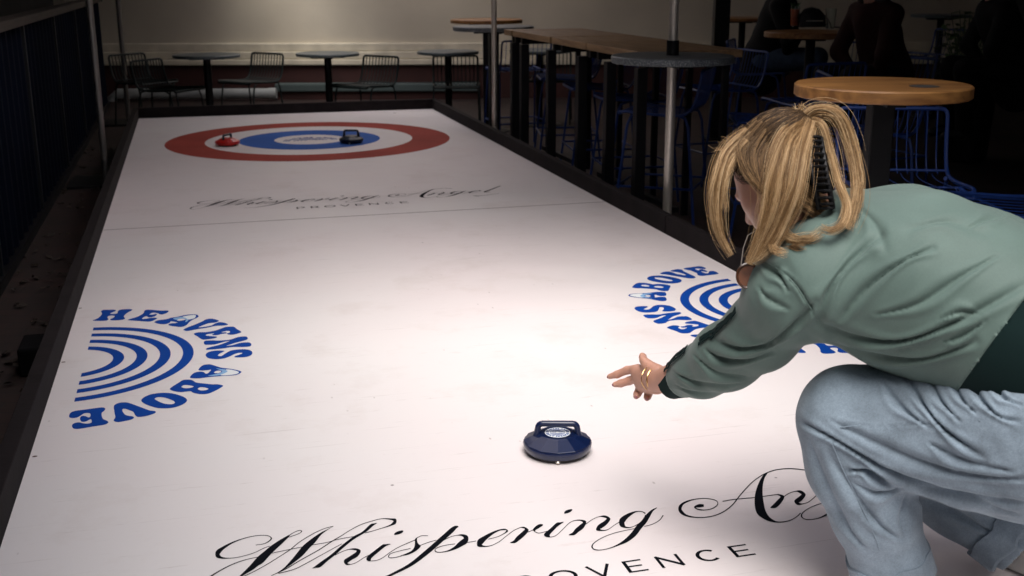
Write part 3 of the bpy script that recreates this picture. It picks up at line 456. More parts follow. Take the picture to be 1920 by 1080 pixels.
stone(1045, 848, RZ0-.02, M['navy'], M['navy'], 'navy blue curling stone with a white badge, just thrown, nearest on the lane', G)
stone(427, 273, RZ0+1.25, M['redpl'], M['navyblack'], 'red curling stone with a dark handle on the red ring', G, False, 1.0)
stone(659, 268, RZ0-.05, M['navyblack'], M['navyblack'], 'blue black curling stone with its handle raised, on the blue ring', G, False, 1.5)
# ------------------------------------------------------------------ tables
def round_table(p, R, h, th, topm, label, group, rz=0, post=.035, edge=None, name='round_table', square=False, nopost=False):
    t = empty(name, (p[0], p[1], 0), rz, label, 'table', group)
    MB().lathe([(R-.004, h-th), (R, h-th+.004), (R, h-.005), (R-.005, h)], 64).build('table_top', [topm], t, smooth=True)
    if square: MB().box((-post, -post, .03), (post, post, h-th-.022)).build('post', M['steel_black'], t, bevel=.004)
    elif not nopost: MB().lathe([(post, .03), (post, h-th-.022)], 20).build('post', M['steel_black'], t, smooth=True)
    b = MB(); b.box((-.16, -.03, h-th-.021), (.16, .03, h-th-.001)); b.box((-.03, -.16, h-th-.0205), (.03, .16, h-th-.0012)); b.build('top_bracket', M['steel_black'], t)
    MB().lathe([(.22, 0), (.225, .008), (.10, .02), (.05, .03)], 32).build('foot', M['steel_black'], t, smooth=True)
    return t
GL = 'low round grey green tables by the back wall'
round_table(at(387, 102, .74), .31, .74, .028, M['top_green'], 'low round grey green table between the two left chairs and a third', GL)
round_table(at(614, 99, .74), .30, .74, .028, M['top_green'], 'second low round grey green table from the left, before the middle of the wall', GL)
round_table(at(840, 95.5, .74), .30, .74, .028, M['top_green'], 'low round grey green table with a chair drawn up in front of it', GL)
round_table(at(1012, 93, .74), .30, .74, .028, M['top_green'], 'low round table half hidden behind the blue stools', GL)
GB = 'tall round bar tables'
round_table(at(912, 36, 1.05), .34, 1.05, .035, M['wood'], 'tall bar table with thin brown wood top behind the grey one', GB)
round_table(at(925, 49, 1.05), .33, 1.05, .035, M['top_grey'], 'tall bar table with grey speckled top beside the slim steel pole', GB, post=.038, square=True)
b3 = at(1267, 107, 1.05)
round_table(b3 + FWh*.12, .315, 1.05, .036, M['top_grey'], 'tall bar table with grey speckled top pierced by a steel parasol pole', GB, post=.03, nopost=True)
b4 = at(1655, 157, 1.10)
t4 = round_table(b4, .285, 1.10, .041, M['wood'], 'tall bar table with big amber round wood top, nearest on the right', GB, post=.038, square=True, rz=ang)
pl = at(1733, 162, 1.10) - b4; c_, s_ = math.cos(-ang), math.sin(-ang)
MB().lathe([(.047, 1.1002), (.047, 1.1012)], 40, c=(pl[0]*c_-pl[1]*s_, pl[0]*s_+pl[1]*c_)).build('cable_cap', mat('cap_grey', (.05, .05, .05), .4), t4)
b5 = at(1521, 59, 1.05)
round_table(b5, .335, 1.05, .04, M['wood'], 'tall bar table with brown round top holding two glasses and a bag', GB)
round_table(at(1765, 27, 1.05), .30, 1.05, .03, M['top_green'], 'tall dark round table in the shade at the far right', GB)
round_table(ray(1392, 37, 11.6)*np.array([1, 1, 0]), .31, 1.03, .03, M['wood'], 'far brown bar table mostly hidden behind the dark sitting person', GB)
# long plank bar tables end to end
LXA, LXB = 2.33, 2.95
yl = float(at(960, 57, 1.05)[1]); yn = float(at(1175, 98, 1.05)[1])-.35
def plank_table(ya, yb, label, legs):
    t = empty('plank_table', ((LXA+LXB)/2, (ya+yb)/2, 0), 0, label, 'table', 'long plank bar tables beside the lane')
    hw = (LXB-LXA)/2; hl_ = (yb-ya)/2
    mb = MB(); n = 4; w = 2*hw/n
    for k in range(n): mb.box((-hw+k*w+.0015, -hl_+.004, 1.008), (-hw+(k+1)*w-.0015, hl_-.004, 1.05))
    mb.build('table_top', M['plank'], t, bevel=.003)
    for sg_ in (-1, 1): MB().box((-hw+.05, sg_*(hl_-.07)-.02, .955), (hw-.05, sg_*(hl_-.07)+.02, 1.006)).build('apron', M['steel_black'], t)
    for sx in (-1, 1):
        for sy in (-1, 1):
            x = -hw+.06 if sx < 0 else hw-.05; hl2 = .03 if sx < 0 else .018; y = legs[(sy+1)//2]-(ya+yb)/2
            if sy > 0 and legs[0] == legs[1]: continue
            MB().box((x-hl2, y-hl2, 0), (x+hl2, y+hl2, .954)).build('leg', M['steel_black'], t, bevel=.003)
    MB().box((-.02, -hl_+.14, .12), (.02, hl_-.14, .15)).build('foot_bar', M['steel_black'], t)
    return t
ym = (yl+yn)/2
for ya, yb, lab, lg_ in ((5.86, 6.725, 'plank bar table nearest in the row, behind the grey parasol table', (5.97, 6.46)), (6.735, 7.44, 'second plank bar table of the row counted from the grey parasol table', (6.98, 6.98)),
                    (7.475, 8.41, 'third plank bar table of the row counted from the grey parasol table', (7.63, 8.3)), (8.445, 8.66, 'small plank bar table at the far end of the row', (8.56, 8.56))):
    plank_table(ya, yb, lab, lg_)
# ------------------------------------------------------------------ wire seats
def seat_profile(h, n=10):
    """side profile front -> back top, local x forward"""
    P = [(.215, h-.012), (.205, h), (.10, h-.006), (-.05, h-.016), (-.15, h-.012), (-.195, h+.012), (-.222, h+.06), (-.243, h+.14), (-.262, h+.245)]
    return crom(P, 3, False)
def wire_seat(h, m, name, label, group, tall):
    t = empty(name, (0, 0, 0), 0, label, 'bar stool' if tall else 'chair', group)
    pr = seat_profile(h); w = .215
    rim = []
    for (x, z) in pr[:-1]: rim.append((x, w, z))
    x, z = pr[-1]; xs, zs = pr[-1]-pr[-3]; 
    rim += [(x+.004, w-.004, z-.012), (x, w-.014, z-.003), (x, w-.035, z)]
    rim += [(x, yy, z) for yy in np.linspace(w-.07, -(w-.07), 4)]
    rim += [(x, -(w-.035), z), (x, -(w-.014), z-.003), (x+.004, -(w-.004), z-.012)]
    for (x, z) in pr[:-1][::-1]: rim.append((x, -w, z))
    rim += [(pr[0][0]+.004, -w+.02, pr[0][1]-.003), (pr[0][0]+.004, 0, pr[0][1]-.003), (pr[0][0]+.004, w-.02, pr[0][1]-.003)]
    MB().tube(rim, .0085 if tall else .011, 7, closed=True).build('rim', m, t, smooth=True)
    rods = MB(); back = MB()
    for k in range(10):
        y = -w+2*w*(k+1)/11
        sp = [(x, y, z) for x, z in pr[:14]]; bp_ = [(x, y, z) for x, z in pr[13:]]
        rr_ = .0026 if tall else .0052; back.tube(bp_, rr_, 5)
        if not tall: rods.tube(sp, rr_, 5)
    if tall:
        for k in range(6): y = -w+2*w*(k+1)/7; rods.tube([(x, y, z) for x, z in pr[:14]], .0024, 5)
    rods.tube([(-.19, -w, h+.004), (-.19, w, h+.004)], .006, 6); rods.tube([(.10, -w, h-.014), (.10, w, h-.014)], .005, 6)
    rods.build('seat', m, t, smooth=True); back.build('backrest', m, t, smooth=True)
    sp = .05 if tall else .03
    for sx in (1, -1):
        for sy in (1, -1):
            MB().tube([(sx*.10 - (.02 if sx < 0 else 0), sy*(w-.02), h-.016), (sx*(.15) - (.02 if sx < 0 else 0), sy*(w-.002), h-.03), (sx*.17-(.02 if sx < 0 else 0), sy*w, h-.08), (sx*(.19+sp)-(.01 if sx < 0 else 0), sy*(w+sp*.4), .008)], .0085, 7).build('leg', m, t, smooth=True)
    if tall:
        zz = .24; a = .19+sp*.62; b = w+sp*.26
        MB().tube([(a, b, zz), (a, -b, zz), (-a-.01, -b, zz), (-a-.01, b, zz)], .0075, 7, closed=True).build('foot_rest', m, t, smooth=True)
    return t
GS, GC = 'blue wire bar stools', 'dark green wire chairs by the wall'
SP = wire_seat(.68, M['wire_blue'], 'wire_bar_stool', '', GS, True)
CP = wire_seat(.45, M['wire_green'], 'wire_chair', '', GC, False)
used = {}
def seat(proto, x, y, face, label):
    if proto.name not in used: used[proto.name] = 1; o = proto
    else: o = copy_tree(proto)
    o.location = (x, y, 0); o.rotation_euler.z = math.radians(face); o['label'] = label; return o
seat(SP, 2.68, 9.52, 92, 'blue wire stool with its back to the lane end, right beside the slim steel pole')
seat(SP, 2.86, 8.72, 168, 'blue wire stool at the far end of the plank tables, seen side on')
seat(SP, 2.84, 7.92, 172, 'second blue wire stool along the plank tables, counted from the far end')
seat(SP, 2.80, 7.10, 175, 'third blue wire stool along the plank tables, counted from the far end')
seat(SP, 2.70, 6.36, 145, 'blue wire stool with curved back showing right of the steel pole under the grey table')
seat(SP, 3.10, 5.75, 160, 'blue wire stool just behind the head of the throwing person')
seat(SP, 3.62, 7.55, 185, 'blue wire stool under the square black column')
seat(SP, 3.20, 5.10, 100, 'blue wire stool between the throwing person and the big amber table')
seat(SP, 3.78, 6.55, 95, 'blue wire stool showing only its top rail in front of the second brown table')
seat(SP, 4.98, 8.05, 215, 'blue wire stool behind the brown table with the glasses')
seat(SP, 2.64, 3.84, -112, 'blue wire stool with upright back under the big amber table, right of its post')
seat(SP, 2.76, 3.28, 165, 'nearest blue wire stool, its seat showing over the green jacket')
seat(SP, 7.0, 9.8, 200, 'pale blue wire stool beside the far right dark table')
seat(SP, 4.56, 8.72, -35, 'blue wire stool under the dark sitting person in jeans')
seat(SP, 4.57, 6.96, 190, 'blue wire stool under the sitting person in the long dark coat')
seat(CP, -.20, 11.15, -38, 'dark wire chair facing the first low table, the nearer of the left pair')
seat(CP, -.45, 12.0, -50, 'dark wire chair by the pole at the left, the farther of the left pair')
seat(CP, .55, 11.75, 222, 'dark wire chair with broad back right of the first low table')
seat(CP, 1.58, 11.0, 222, 'dark wire chair with tilted back between the second and third low tables')
seat(CP, 2.42, 10.75, 258, 'dark wire chair drawn up in front of the third low table')
seat(CP, 3.45, 11.1, 250, 'dark wire chair beyond the blue stools by the fourth low table')
seat(CP, 6.4, 9.2, 170, 'dark wire chair right of the long dark coat in the shade')
# ------------------------------------------------------------------ parasols
def parasol(x, y, label, r=.024, can=2.35, half=1.5, z0=0, collar=None, low=None, name='parasol', m=None, sleeve=None):
    t = empty(name, (x, y, z0), 0, label, 'parasol', 'parasol poles round the lane')
    MB().tube([(0, 0, .02), (0, 0, can+.42)], r, 18).build('pole', m or M['chrome'], t, smooth=True)
    MB().box((-.25, -.25, 0), (.25, .25, .019)).build('base_plate', M['steel_black'], t, bevel=.003)
    if collar:
        for zc, hh, rr in collar: MB().lathe([(rr, zc), (rr, zc+hh)], 20).build('collar', M['steel_black'] if rr < .036 else M['fence_trim'], t, smooth=True)
    V = [(0, 0, can+.45)]; n = 8
    for k in range(n):
        a = math.pi/4*k; rr = half*(1.25 if k % 2 else 1.0); V.append((rr*math.cos(a), rr*math.sin(a), can))
    c = MB().add(V, [(0, 1+k, 1+(k+1) % n) for k in range(n)]); o = c.build('canopy', M['canopy'], t); s = o.modifiers.new('solid', 'SOLIDIFY'); s.thickness = .004
    for k in range(n):
        a = math.pi/4*k; rr = half*(1.22 if k % 2 else .97)
        MB().tube([(0, 0, can+.42), (rr*math.cos(a), rr*math.sin(a), can-.012)], .009, 5).build('rib', M['steel_black'], t)
    return t
pp3 = b3 + FWh*.12
parasol(pp3[0], pp3[1], 'polished steel parasol pole rising through the grey speckled table', .0245, collar=[(1.051, .075, .032)])
p9 = ray(927, 150, 8.80); parasol(p9[0], p9[1], 'slim bright steel parasol pole in front of the far grey bar table', .021, half=.9)
p1 = at(199, 330, .0); p1 = ray(198, 322, 8.3); parasol(p1[0], p1[1], 'steel parasol pole with a collar, between the ribbed fence and the lane', .023, half=1.6, collar=[(1.34, .055, .037)], m=mat('dull_steel', (.35, .34, .32), .4, metal=.8))
p2 = ray(239, 200, 11.6); parasol(p2[0], p2[1], 'dim thin parasol pole behind the far left lane corner', .023, half=1.6, m=mat('dim_steel', (.16, .15, .14), .5, metal=.6))
# ------------------------------------------------------------------ things on the second brown table
def onb5(px, py): return at(px, py, 1.052)
glassm = bpy.data.materials.new('clear_glass'); glassm.use_nodes = True
gb = glassm.node_tree.nodes['Principled BSDF']; gb.inputs['Transmission Weight'].default_value = 1; gb.inputs['Roughness'].default_value = .03; gb.inputs['Base Color'].default_value = (.9, .95, .93, 1)
def tumbler(px, py, h, r, liquid, label):
    p = onb5(px, py); t = empty('drinking_glass', (p[0], p[1], 1.0505), 0, label, 'glass', 'glasses on the brown table')
    MB().lathe([(r*.78, 0), (r*.80, .004), (r, h), (r-.002, h), (r*.80-.002, .008), (.001, .008)], 28).build('glass_wall', glassm, t, smooth=True)
    if liquid: MB().lathe([(r*.76, .009), (r*.90, h*.86)], 28).build('drink', liquid, t, smooth=True)
    return t
tumbler(1489, 50, .16, .037, mat('orange_drink', (.55, .10, .02), .3, noise=(20, .2)), 'tall glass of orange red drink with a green sprig')
lf = MB(); p = onb5(1489, 50)
for k in range(7):
    a = k*.9; lf.add([(0, 0, 0), (.03*math.cos(a), .03*math.sin(a), .03), (.045*math.cos(a+.3), .045*math.sin(a+.3), .055), (.02*math.cos(a+.5), .02*math.sin(a+.5), .04)], [(0, 1, 2, 3)])
o = lf.build('mint_sprig', mat('mint_green', (.04, .10, .03), .6), loc=(p[0], p[1], 1.0505+.135)); sm = o.modifiers.new('s', 'SOLIDIFY'); sm.thickness = .001; setp(o, 'green sprig standing in the orange drink', 'garnish')
tumbler(1556, 53, .15, .042, None, 'empty pint glass right of the black bag')
p = onb5(1524, 50); t = empty('shoulder_bag', (p[0], p[1], 1.0505), ang, 'soft black bag slumped on the brown table between two glasses', 'bag')
b = MB()
prof = [(-.115, 0), (-.12, .03), (-.11, .09), (-.075, .135), (-.02, .15), (.04, .135), (.09, .09), (.115, .04), (.11, 0)]
V = []; F = []; n = len(prof)
for (yy, s) in ((-.05, .8), (-.035, .97), (0, 1.03), (.035, .97), (.05, .8)):
    for x, z in prof: V.append((x*s, yy, z*s if z else 0))
for j in range(4):
    for i in range(n-1): F.append((j*n+i, j*n+i+1, (j+1)*n+i+1, (j+1)*n+i))
F.append(tuple(range(n))[::-1]); F.append(tuple(4*n+i for i in range(n))); b.add(V, F)
leath = mat('black_leather', (.008, .008, .009), .45, bump=(60, .4))
b.build('pouch', leath, t, smooth=True); MB().box((-.07, -.056, .045), (.065, -.0515, .052)).build('zip', M['chrome'], t)
MB().tube(crom([(-.10, -.03, .09), (-.07, -.055, .10), (.0, -.062, .075), (.06, -.06, .09), (.12, -.03, .05), (.15, -.02, .006)], 5, False), .006, 6).build('strap', leath, t, smooth=True)
p = onb5(1578, 52); o = MB().box((-.038, -.075, 0), (.038, .075, .009)).build('phone', M['steel_black'], loc=(p[0], p[1], 1.0505), bevel=.003); o.rotation_euler.z = .6; setp(o, 'dark phone lying at the right edge of the brown table', 'phone')
# ------------------------------------------------------------------ leaves, hose, potted plant
rnd = random.Random(3)
lv = MB()
for k in range(150):
    x = rnd.uniform(-.93, -.60); y = rnd.uniform(2.6, 10.5); s = rnd.uniform(.015, .038); a = rnd.uniform(0, 6.28); z = .004
    q = [(1, 0), (.5, .38), (-.2, .5), (-.9, .15), (-1, -.1), (-.3, -.45), (.5, -.3)]
    V = [(x+s*(u*math.cos(a)-v*math.sin(a)), y+s*(u*math.sin(a)+v*math.cos(a)), z+rnd.uniform(0, .018)) for u, v in q]; V.append((x, y, z+.012))
    lv.add(V, [(i, (i+1) % 7, 7) for i in range(7)])
setp(lv.build('fallen_leaves', M['leaf']), 'dry brown leaves scattered between fence and lane', 'leaves', kind='stuff')
q = mat('black_block', (.003, .003, .004), .8, spec=.1)
p = at(75, 690, 0); o = MB().box((-.045, -.10, 0), (.045, .10, .11)).build('ballast_block', q, loc=(-.66, float(p[1]), 0), bevel=.01); setp(o, 'small black ballast block standing against the left lane rail', 'block')
pc = ray(1822, 100, 9.0)
pt = empty('potted_plant', (pc[0], pc[1], 0), 0, 'bushy green plant in a tall dark planter at the far right', 'plant')
MB().lathe([(.14, 0), (.19, .02), (.22, .62), (.20, .64), (.19, .58)], 24).build('planter', M['steel_black'], pt, smooth=True)
pl_ = MB(); st_ = MB()
for k in range(46):
    a = rnd.uniform(0, 6.28); r = rnd.uniform(.05, .26); zt = rnd.uniform(.72, 1.18); bx, by = r*math.cos(a), r*math.sin(a)
    st_.tube([(bx*.3, by*.3, .55), (bx*.7, by*.7, (zt+.55)/2+.05), (bx, by, zt)], .003, 4)
    for j in range(5):
        aa = rnd.uniform(0, 6.28); s = rnd.uniform(.05, .09); u = np.array([math.cos(aa), math.sin(aa), rnd.uniform(-.5, .5)]); v = np.array([-u[1], u[0], .3]); o_ = np.array([bx, by, zt-.05*j])
        pl_.add([o_, o_+u*s*.5+v*s*.3, o_+u*s, o_+u*s*.5-v*s*.3], [(0, 1, 2, 3)])
gm = mat('plant_leaf', (.05, .10, .03), .5, noise=(12, .4)); pl_.build('foliage', gm, pt); st_.build('stems', gm, pt)
# ------------------------------------------------------------------ smooth solid bodies (signed distance -> mesh)
def cone(P, a, b, r1, r2):
    a = np.array(a, np.float32); b = np.array(b, np.float32); d = b-a; L2 = float(d @ d)
    t = np.clip(((P-a) @ d)/L2, 0, 1).astype(np.float32)
    return np.linalg.norm(P-a-t[..., None]*d, axis=-1) - (r1+(r2-r1)*t)
def ell(P, c, ax, r):
    """ellipsoid: centre, 3x3 axes (rows), radii"""
    q = (P-np.array(c, np.float32)) @ np.array(ax, np.float32).T / np.array(r, np.float32)
    k = np.linalg.norm(q, axis=-1); g_ = np.linalg.norm(q/np.array(r, np.float32), axis=-1)+1e-6
    return k*(k-1)/g_
def smin(a, b, k):
    h = np.clip(.5+.5*(b-a)/k, 0, 1); return b*(1-h)+a*h-k*h*(1-h)
def surface(fn, lo_, hi_, cell):
    lo_ = np.array(lo_, float); n = np.ceil((np.array(hi_)-lo_)/cell).astype(int)+1
    ax = [lo_[i]+cell*np.arange(n[i]) for i in range(3)]
    v = np.empty(n, np.float32)
    for i in range(0, n[0], 24):
        X, Y, Z = np.meshgrid(ax[0][i:i+24], ax[1], ax[2], indexing='ij'); v[i:i+24] = fn(np.stack([X, Y, Z], -1).astype(np.float32))
    s = v < 0; c = np.zeros(n-1, int)
    for dx in (0, 1):
        for dy in (0, 1):
            for dz in (0, 1): c += s[dx:n[0]-1+dx, dy:n[1]-1+dy, dz:n[2]-1+dz]
    act = np.argwhere((c > 0) & (c < 8)); idx = -np.ones(n-1, int); idx[tuple(act.T)] = np.arange(len(act))
    acc = np.zeros((len(act), 3)); cnt = np.zeros(len(act))
    cs = [np.array(t) for t in np.ndindex(2, 2, 2)]
    for a in cs:
        for k in range(3):
            if a[k]: continue
            b = a.copy(); b[k] = 1
            va = v[tuple((act+a).T)]; vb = v[tuple((act+b).T)]; m = (va < 0) != (vb < 0)
            t = np.where(m, va/(va-vb+1e-12), 0); p = act+a+np.outer(t, np.eye(3)[k]); acc[m] += p[m]; cnt[m] += 1
    V = lo_+cell*acc/cnt[:, None]; F = []
    for k in range(3):
        u, w = (k+1) % 3, (k+2) % 3
        sl0 = [slice(1, n[i]-1) for i in range(3)]; sl0[k] = slice(0, n[k]-1); sl1 = list(sl0); sl1[k] = slice(1, n[k])
        e = np.argwhere(s[tuple(sl0)] != s[tuple(sl1)])
        off = np.ones(3, int); off[k] = 0; e = e+off
        inside = s[tuple(e.T)]
        eu = np.eye(3, dtype=int)[u]; ew = np.eye(3, dtype=int)[w]
        q = np.stack([idx[tuple((e-eu-ew).T)], idx[tuple((e-ew).T)], idx[tuple(e.T)], idx[tuple((e-eu).T)]], -1)
        q[~inside] = q[~inside][:, ::-1]; F.append(q)
    return V, np.concatenate(F)
def relax(V, F, it=2, lam=.5):
    e = np.concatenate([F[:, [0, 1]], F[:, [1, 2]], F[:, [2, 3]], F[:, [3, 0]]]); e = np.concatenate([e, e[:, ::-1]])
    for _ in range(it):
        a = np.zeros_like(V); c = np.zeros(len(V)); np.add.at(a, e[:, 0], V[e[:, 1]]); np.add.at(c, e[:, 0], 1)
        V = V*(1-lam)+lam*a/np.maximum(c, 1)[:, None]
    return V
def normals(V, F):
    n = np.cross(V[F[:, 2]]-V[F[:, 0]], V[F[:, 3]]-V[F[:, 1]]); N = np.zeros_like(V)
    for k in range(4): np.add.at(N, F[:, k], n)
    return N/(np.linalg.norm(N, axis=1)[:, None]+1e-12)
def seg_dist(x, y, pts):
    """distance in photo pixels and side sign to a polyline"""
    best = np.full(len(x), 1e9); along = np.zeros(len(x)); n = len(pts)-1
    for i in range(n):
        a = np.array(pts[i], float); b = np.array(pts[i+1], float); d = b-a; L2 = d @ d
        t = np.clip(((x-a[0])*d[0]+(y-a[1])*d[1])/L2, 0, 1); qx = x-a[0]-t*d[0]; qy = y-a[1]-t*d[1]
        r = np.hypot(qx, qy)*np.sign(d[0]*qy-d[1]*qx+1e-9); m = np.abs(r) < np.abs(best)
        best = np.where(m, r, best); along = np.where(m, (i+t)/n, along)
    return best, along
def folds(V, F, lines, k=1.):
    """press cloth creases (a furrow with a raised ridge beside it) into the surface"""
    N = normals(V, F); x, y = topx(V); facing = np.clip(-(N @ FW)*3, 0, 1); disp = np.zeros(len(V))
    for pts, amp, w in lines:
        d, t = seg_dist(x, y, crom(pts, 6, False)); fade = np.sin(np.pi*np.clip(t, .02, .98))**.5
        wd = w*(.75+.35*np.sin(t*7+amp*900)); disp += fade*amp*(-1.15*np.exp(-np.abs(d/(.62*wd))**1.4)+.62*np.exp(-((d-1.5*wd)/(1.0*wd))**2)+.40*np.exp(-((d+1.7*wd)/(1.3*wd))**2))
    return V+N*(disp*facing*k)[:, None]
def noise3(P, s, seed=0):
    r = np.random.RandomState(seed); o_ = np.zeros(len(P))
    for k in range(6):
        d = r.normal(size=3); d /= np.linalg.norm(d); f = s*(1+.6*r.rand()); o_ += np.sin(P @ d*f+r.rand()*6.28)
    return o_/6
def meshobj(name, V, F, m, parent, parent_loc=(0, 0, 0)):
    me = bpy.data.meshes.new(name); V = np.asarray(V)-np.array(parent_loc)
    me.vertices.add(len(V)); me.vertices.foreach_set('co', V.astype(np.float32).ravel())
    F = np.asarray(F); me.loops.add(F.size); me.loops.foreach_set('vertex_index', F.ravel().astype(np.int32))
    me.polygons.add(len(F)); me.polygons.foreach_set('loop_start', np.arange(0, F.size, F.shape[1], dtype=np.int32))
    me.update(); me.validate(); me.polygons.foreach_set('use_smooth', [True]*len(me.polygons)); me.materials.append(m)
    return link(bpy.data.objects.new(name, me), parent)
def subset(V, F, mask):
    Fs = F[mask]; u, inv = np.unique(Fs, return_inverse=True); return V[u], inv.reshape(Fs.shape)
# ------------------------------------------------------------------ cloth and skin materials
def cloth(name, col, rough=.85, weave=900, amt=.12, sheen=.15, var=(9, .1), grain=0.):
    m = mat(name, col, rough, noise=(var[0], var[1], 8), spec=.25); t = m.node_tree; b = t.nodes['Principled BSDF']
    b.inputs['Sheen Weight'].default_value = sheen
    tc = t.nodes.new('ShaderNodeTexCoord'); n = t.nodes.new('ShaderNodeTexNoise'); n.inputs['Scale'].default_value = weave; n.inputs['Detail'].default_value = 2; t.links.new(tc.outputs['Object'], n.inputs['Vector'])
    bp = t.nodes.new('ShaderNodeBump'); bp.inputs['Strength'].default_value = amt; bp.inputs['Distance'].default_value = .001; t.links.new(n.outputs['Fac'], bp.inputs['Height']); t.links.new(bp.outputs[0], b.inputs['Normal'])
    if grain:
        w = t.nodes.new('ShaderNodeTexNoise'); w.inputs['Scale'].default_value = 700; w.inputs['Detail'].default_value = 2; t.links.new(tc.outputs['Object'], w.inputs['Vector'])
        n3 = t.nodes.new('ShaderNodeTexNoise'); n3.inputs['Scale'].default_value = 260; n3.inputs['Detail'].default_value = 3; t.links.new(tc.outputs['Object'], n3.inputs['Vector'])
        ad = t.nodes.new('ShaderNodeMath'); ad.operation = 'ADD'; t.links.new(w.outputs['Fac'], ad.inputs[0]); t.links.new(n3.outputs['Fac'], ad.inputs[1])
        r = t.nodes.new('ShaderNodeMapRange'); r.inputs[1].default_value = .7; r.inputs[2].default_value = 1.3; r.inputs[3].default_value = 1-grain; r.inputs[4].default_value = 1+grain; t.links.new(ad.outputs[0], r.inputs[0])
        src = b.inputs['Base Color'].links[0].from_socket; v = t.nodes.new('ShaderNodeVectorMath'); v.operation = 'SCALE'; t.links.new(src, v.inputs[0]); t.links.new(r.outputs[0], v.inputs['Scale']); t.links.new(v.outputs[0], b.inputs['Base Color'])
    return m
M['sage'] = cloth('sage_jersey', (.112, .168, .150), .6, sheen=.15, weave=600, amt=.2, grain=.05)
M['pine'] = cloth('dark_green_rib', (.002, .014, .014), .9, sheen=.0)
M['denim'] = cloth('washed_denim', (.215, .275, .335), .9, 500, .45, var=(22, .24), grain=.16)
def skin_mat():
    m = mat('skin', (.56, .30, .22), .5, noise=(30, .1), bump=(260, .12)); b = m.node_tree.nodes['Principled BSDF']
    b.inputs['Subsurface Weight'].default_value = .12; b.inputs['Subsurface Radius'].default_value = (.012, .004, .002); b.inputs['Subsurface Scale'].default_value = .5; return m
M['skin'] = skin_mat()
# ------------------------------------------------------------------ the throwing person
PB = (1.35, 1.72, LZ)
J = ray
hipL, hipR = J(1905, 795, 1.99), J(1960, 745, 2.18)
kneeL = J(1585, 778, 2.13); cuffL = J(1674, 1062, 2.21)
kneeR = J(1690, 850, 2.36); cuffR = J(1905, 1000, 2.30)
shL = J(1482, 540, 2.06); elL = J(1352, 676, 2.27); wrL = J(1228, 716, 2.47)
shR = J(1560, 500, 2.32); elR = J(1665, 600, 2.36); wrR = J(1680, 690, 2.30)
neck = J(1520, 440, 2.16)
HC = J(1461, 324, 2.14)                                   # middle of the skull
# head axes: f = where the face looks, u = crown, s = her left
fdir = -.50*RT + .62*FW - .62*UP; fdir /= np.linalg.norm(fdir)
udir = -.28*RT + .52*FW + .80*UP; udir -= udir @ fdir*fdir; udir /= np.linalg.norm(udir)
sdir = np.cross(udir, fdir)
def H(f_, s_, u_): return HC+f_*fdir+s_*sdir+u_*udir
def head_sdf(P):
    A = [fdir, sdir, udir]
    d = ell(P, H(-.012, 0, .022), A, (.094, .074, .088))
    d = smin(d, ell(P, H(.035, 0, -.035), A, (.060, .058, .075)), .03)
    d = smin(d, ell(P, H(.060, 0, -.088), A, (.030, .030, .026)), .03)             # chin
    for s in (-1, 1):
        d = smin(d, ell(P, H(.052, s*.036, -.030), A, (.024, .020, .022)), .015)   # cheek
        d = smin(d, cone(P, H(.0, s*.052, -.062), H(.058, s*.018, -.094), .020, .016), .02)   # jaw
    d = smin(d, cone(P, H(.086, 0, .004), H(.104, 0, -.028), .008, .011), .012)    # nose
    for s in (-1, 1):
        d = smin(d, ell(P, H(.096, s*.010, -.031), A, (.008, .007, .006)), .006)
        d = -smin(-d, ell(P, H(.094, s*.031, .006), A, (.016, .018, .012)), .012)  # eye sockets
        d = smin(d, ell(P, H(.076, s*.031, .005), A, (.013, .013, .012)), .003)    # eyes
        e = ell(P, H(-.008, s*.075, -.012), A, (.018, .008, .030)); e = -smin(-e, ell(P, H(-.004, s*.083, -.010), A, (.010, .006, .018)), .004)
        d = smin(d, e, .006)                                                        # ears
    d = smin(d, ell(P, H(.090, 0, -.052), A, (.010, .022, .005)), .006); d = smin(d, ell(P, H(.087, 0, -.063), A, (.010, .020, .006)), .006)
    d = smin(d, cone(P, H(-.02, 0, -.05), neck, .052, .056), .03)
    return d
def body_sdf(P):
    d = head_sdf(P)
    T1, T2, T3 = J(1600, 500, 2.16), J(1740, 560, 2.12), J(1900, 680, 2.08)
    d = smin(d, cone(P, neck, T1, .055, .10), .04); d = smin(d, cone(P, T1, T2, .105, .10), .04); d = smin(d, cone(P, T2, T3, .10, .11), .04)
    for a, b, r1, r2 in ((J(1545, 500, 2.12), shL, .06, .05), (shL, elL, .046, .036), (elL, wrL, .036, .024), (J(1580, 480, 2.2), shR, .06, .05), (shR, elR, .044, .035), (elR, wrR, .034, .024),
                         (T3, hipL, .1, .09), (hipL, kneeL, .08, .055), (kneeL, cuffL, .052, .036), (T3, hipR, .1, .09), (hipR, kneeR, .08, .055), (kneeR, cuffR, .052, .036)):
        d = smin(d, cone(P, a, b, r1, r2), .03)
    return d
V1, F1 = surface(body_sdf, (.75, 1.35, .25), (1.75, 2.35, 1.32), .0062)
V1 = relax(V1, F1, 1, .4)
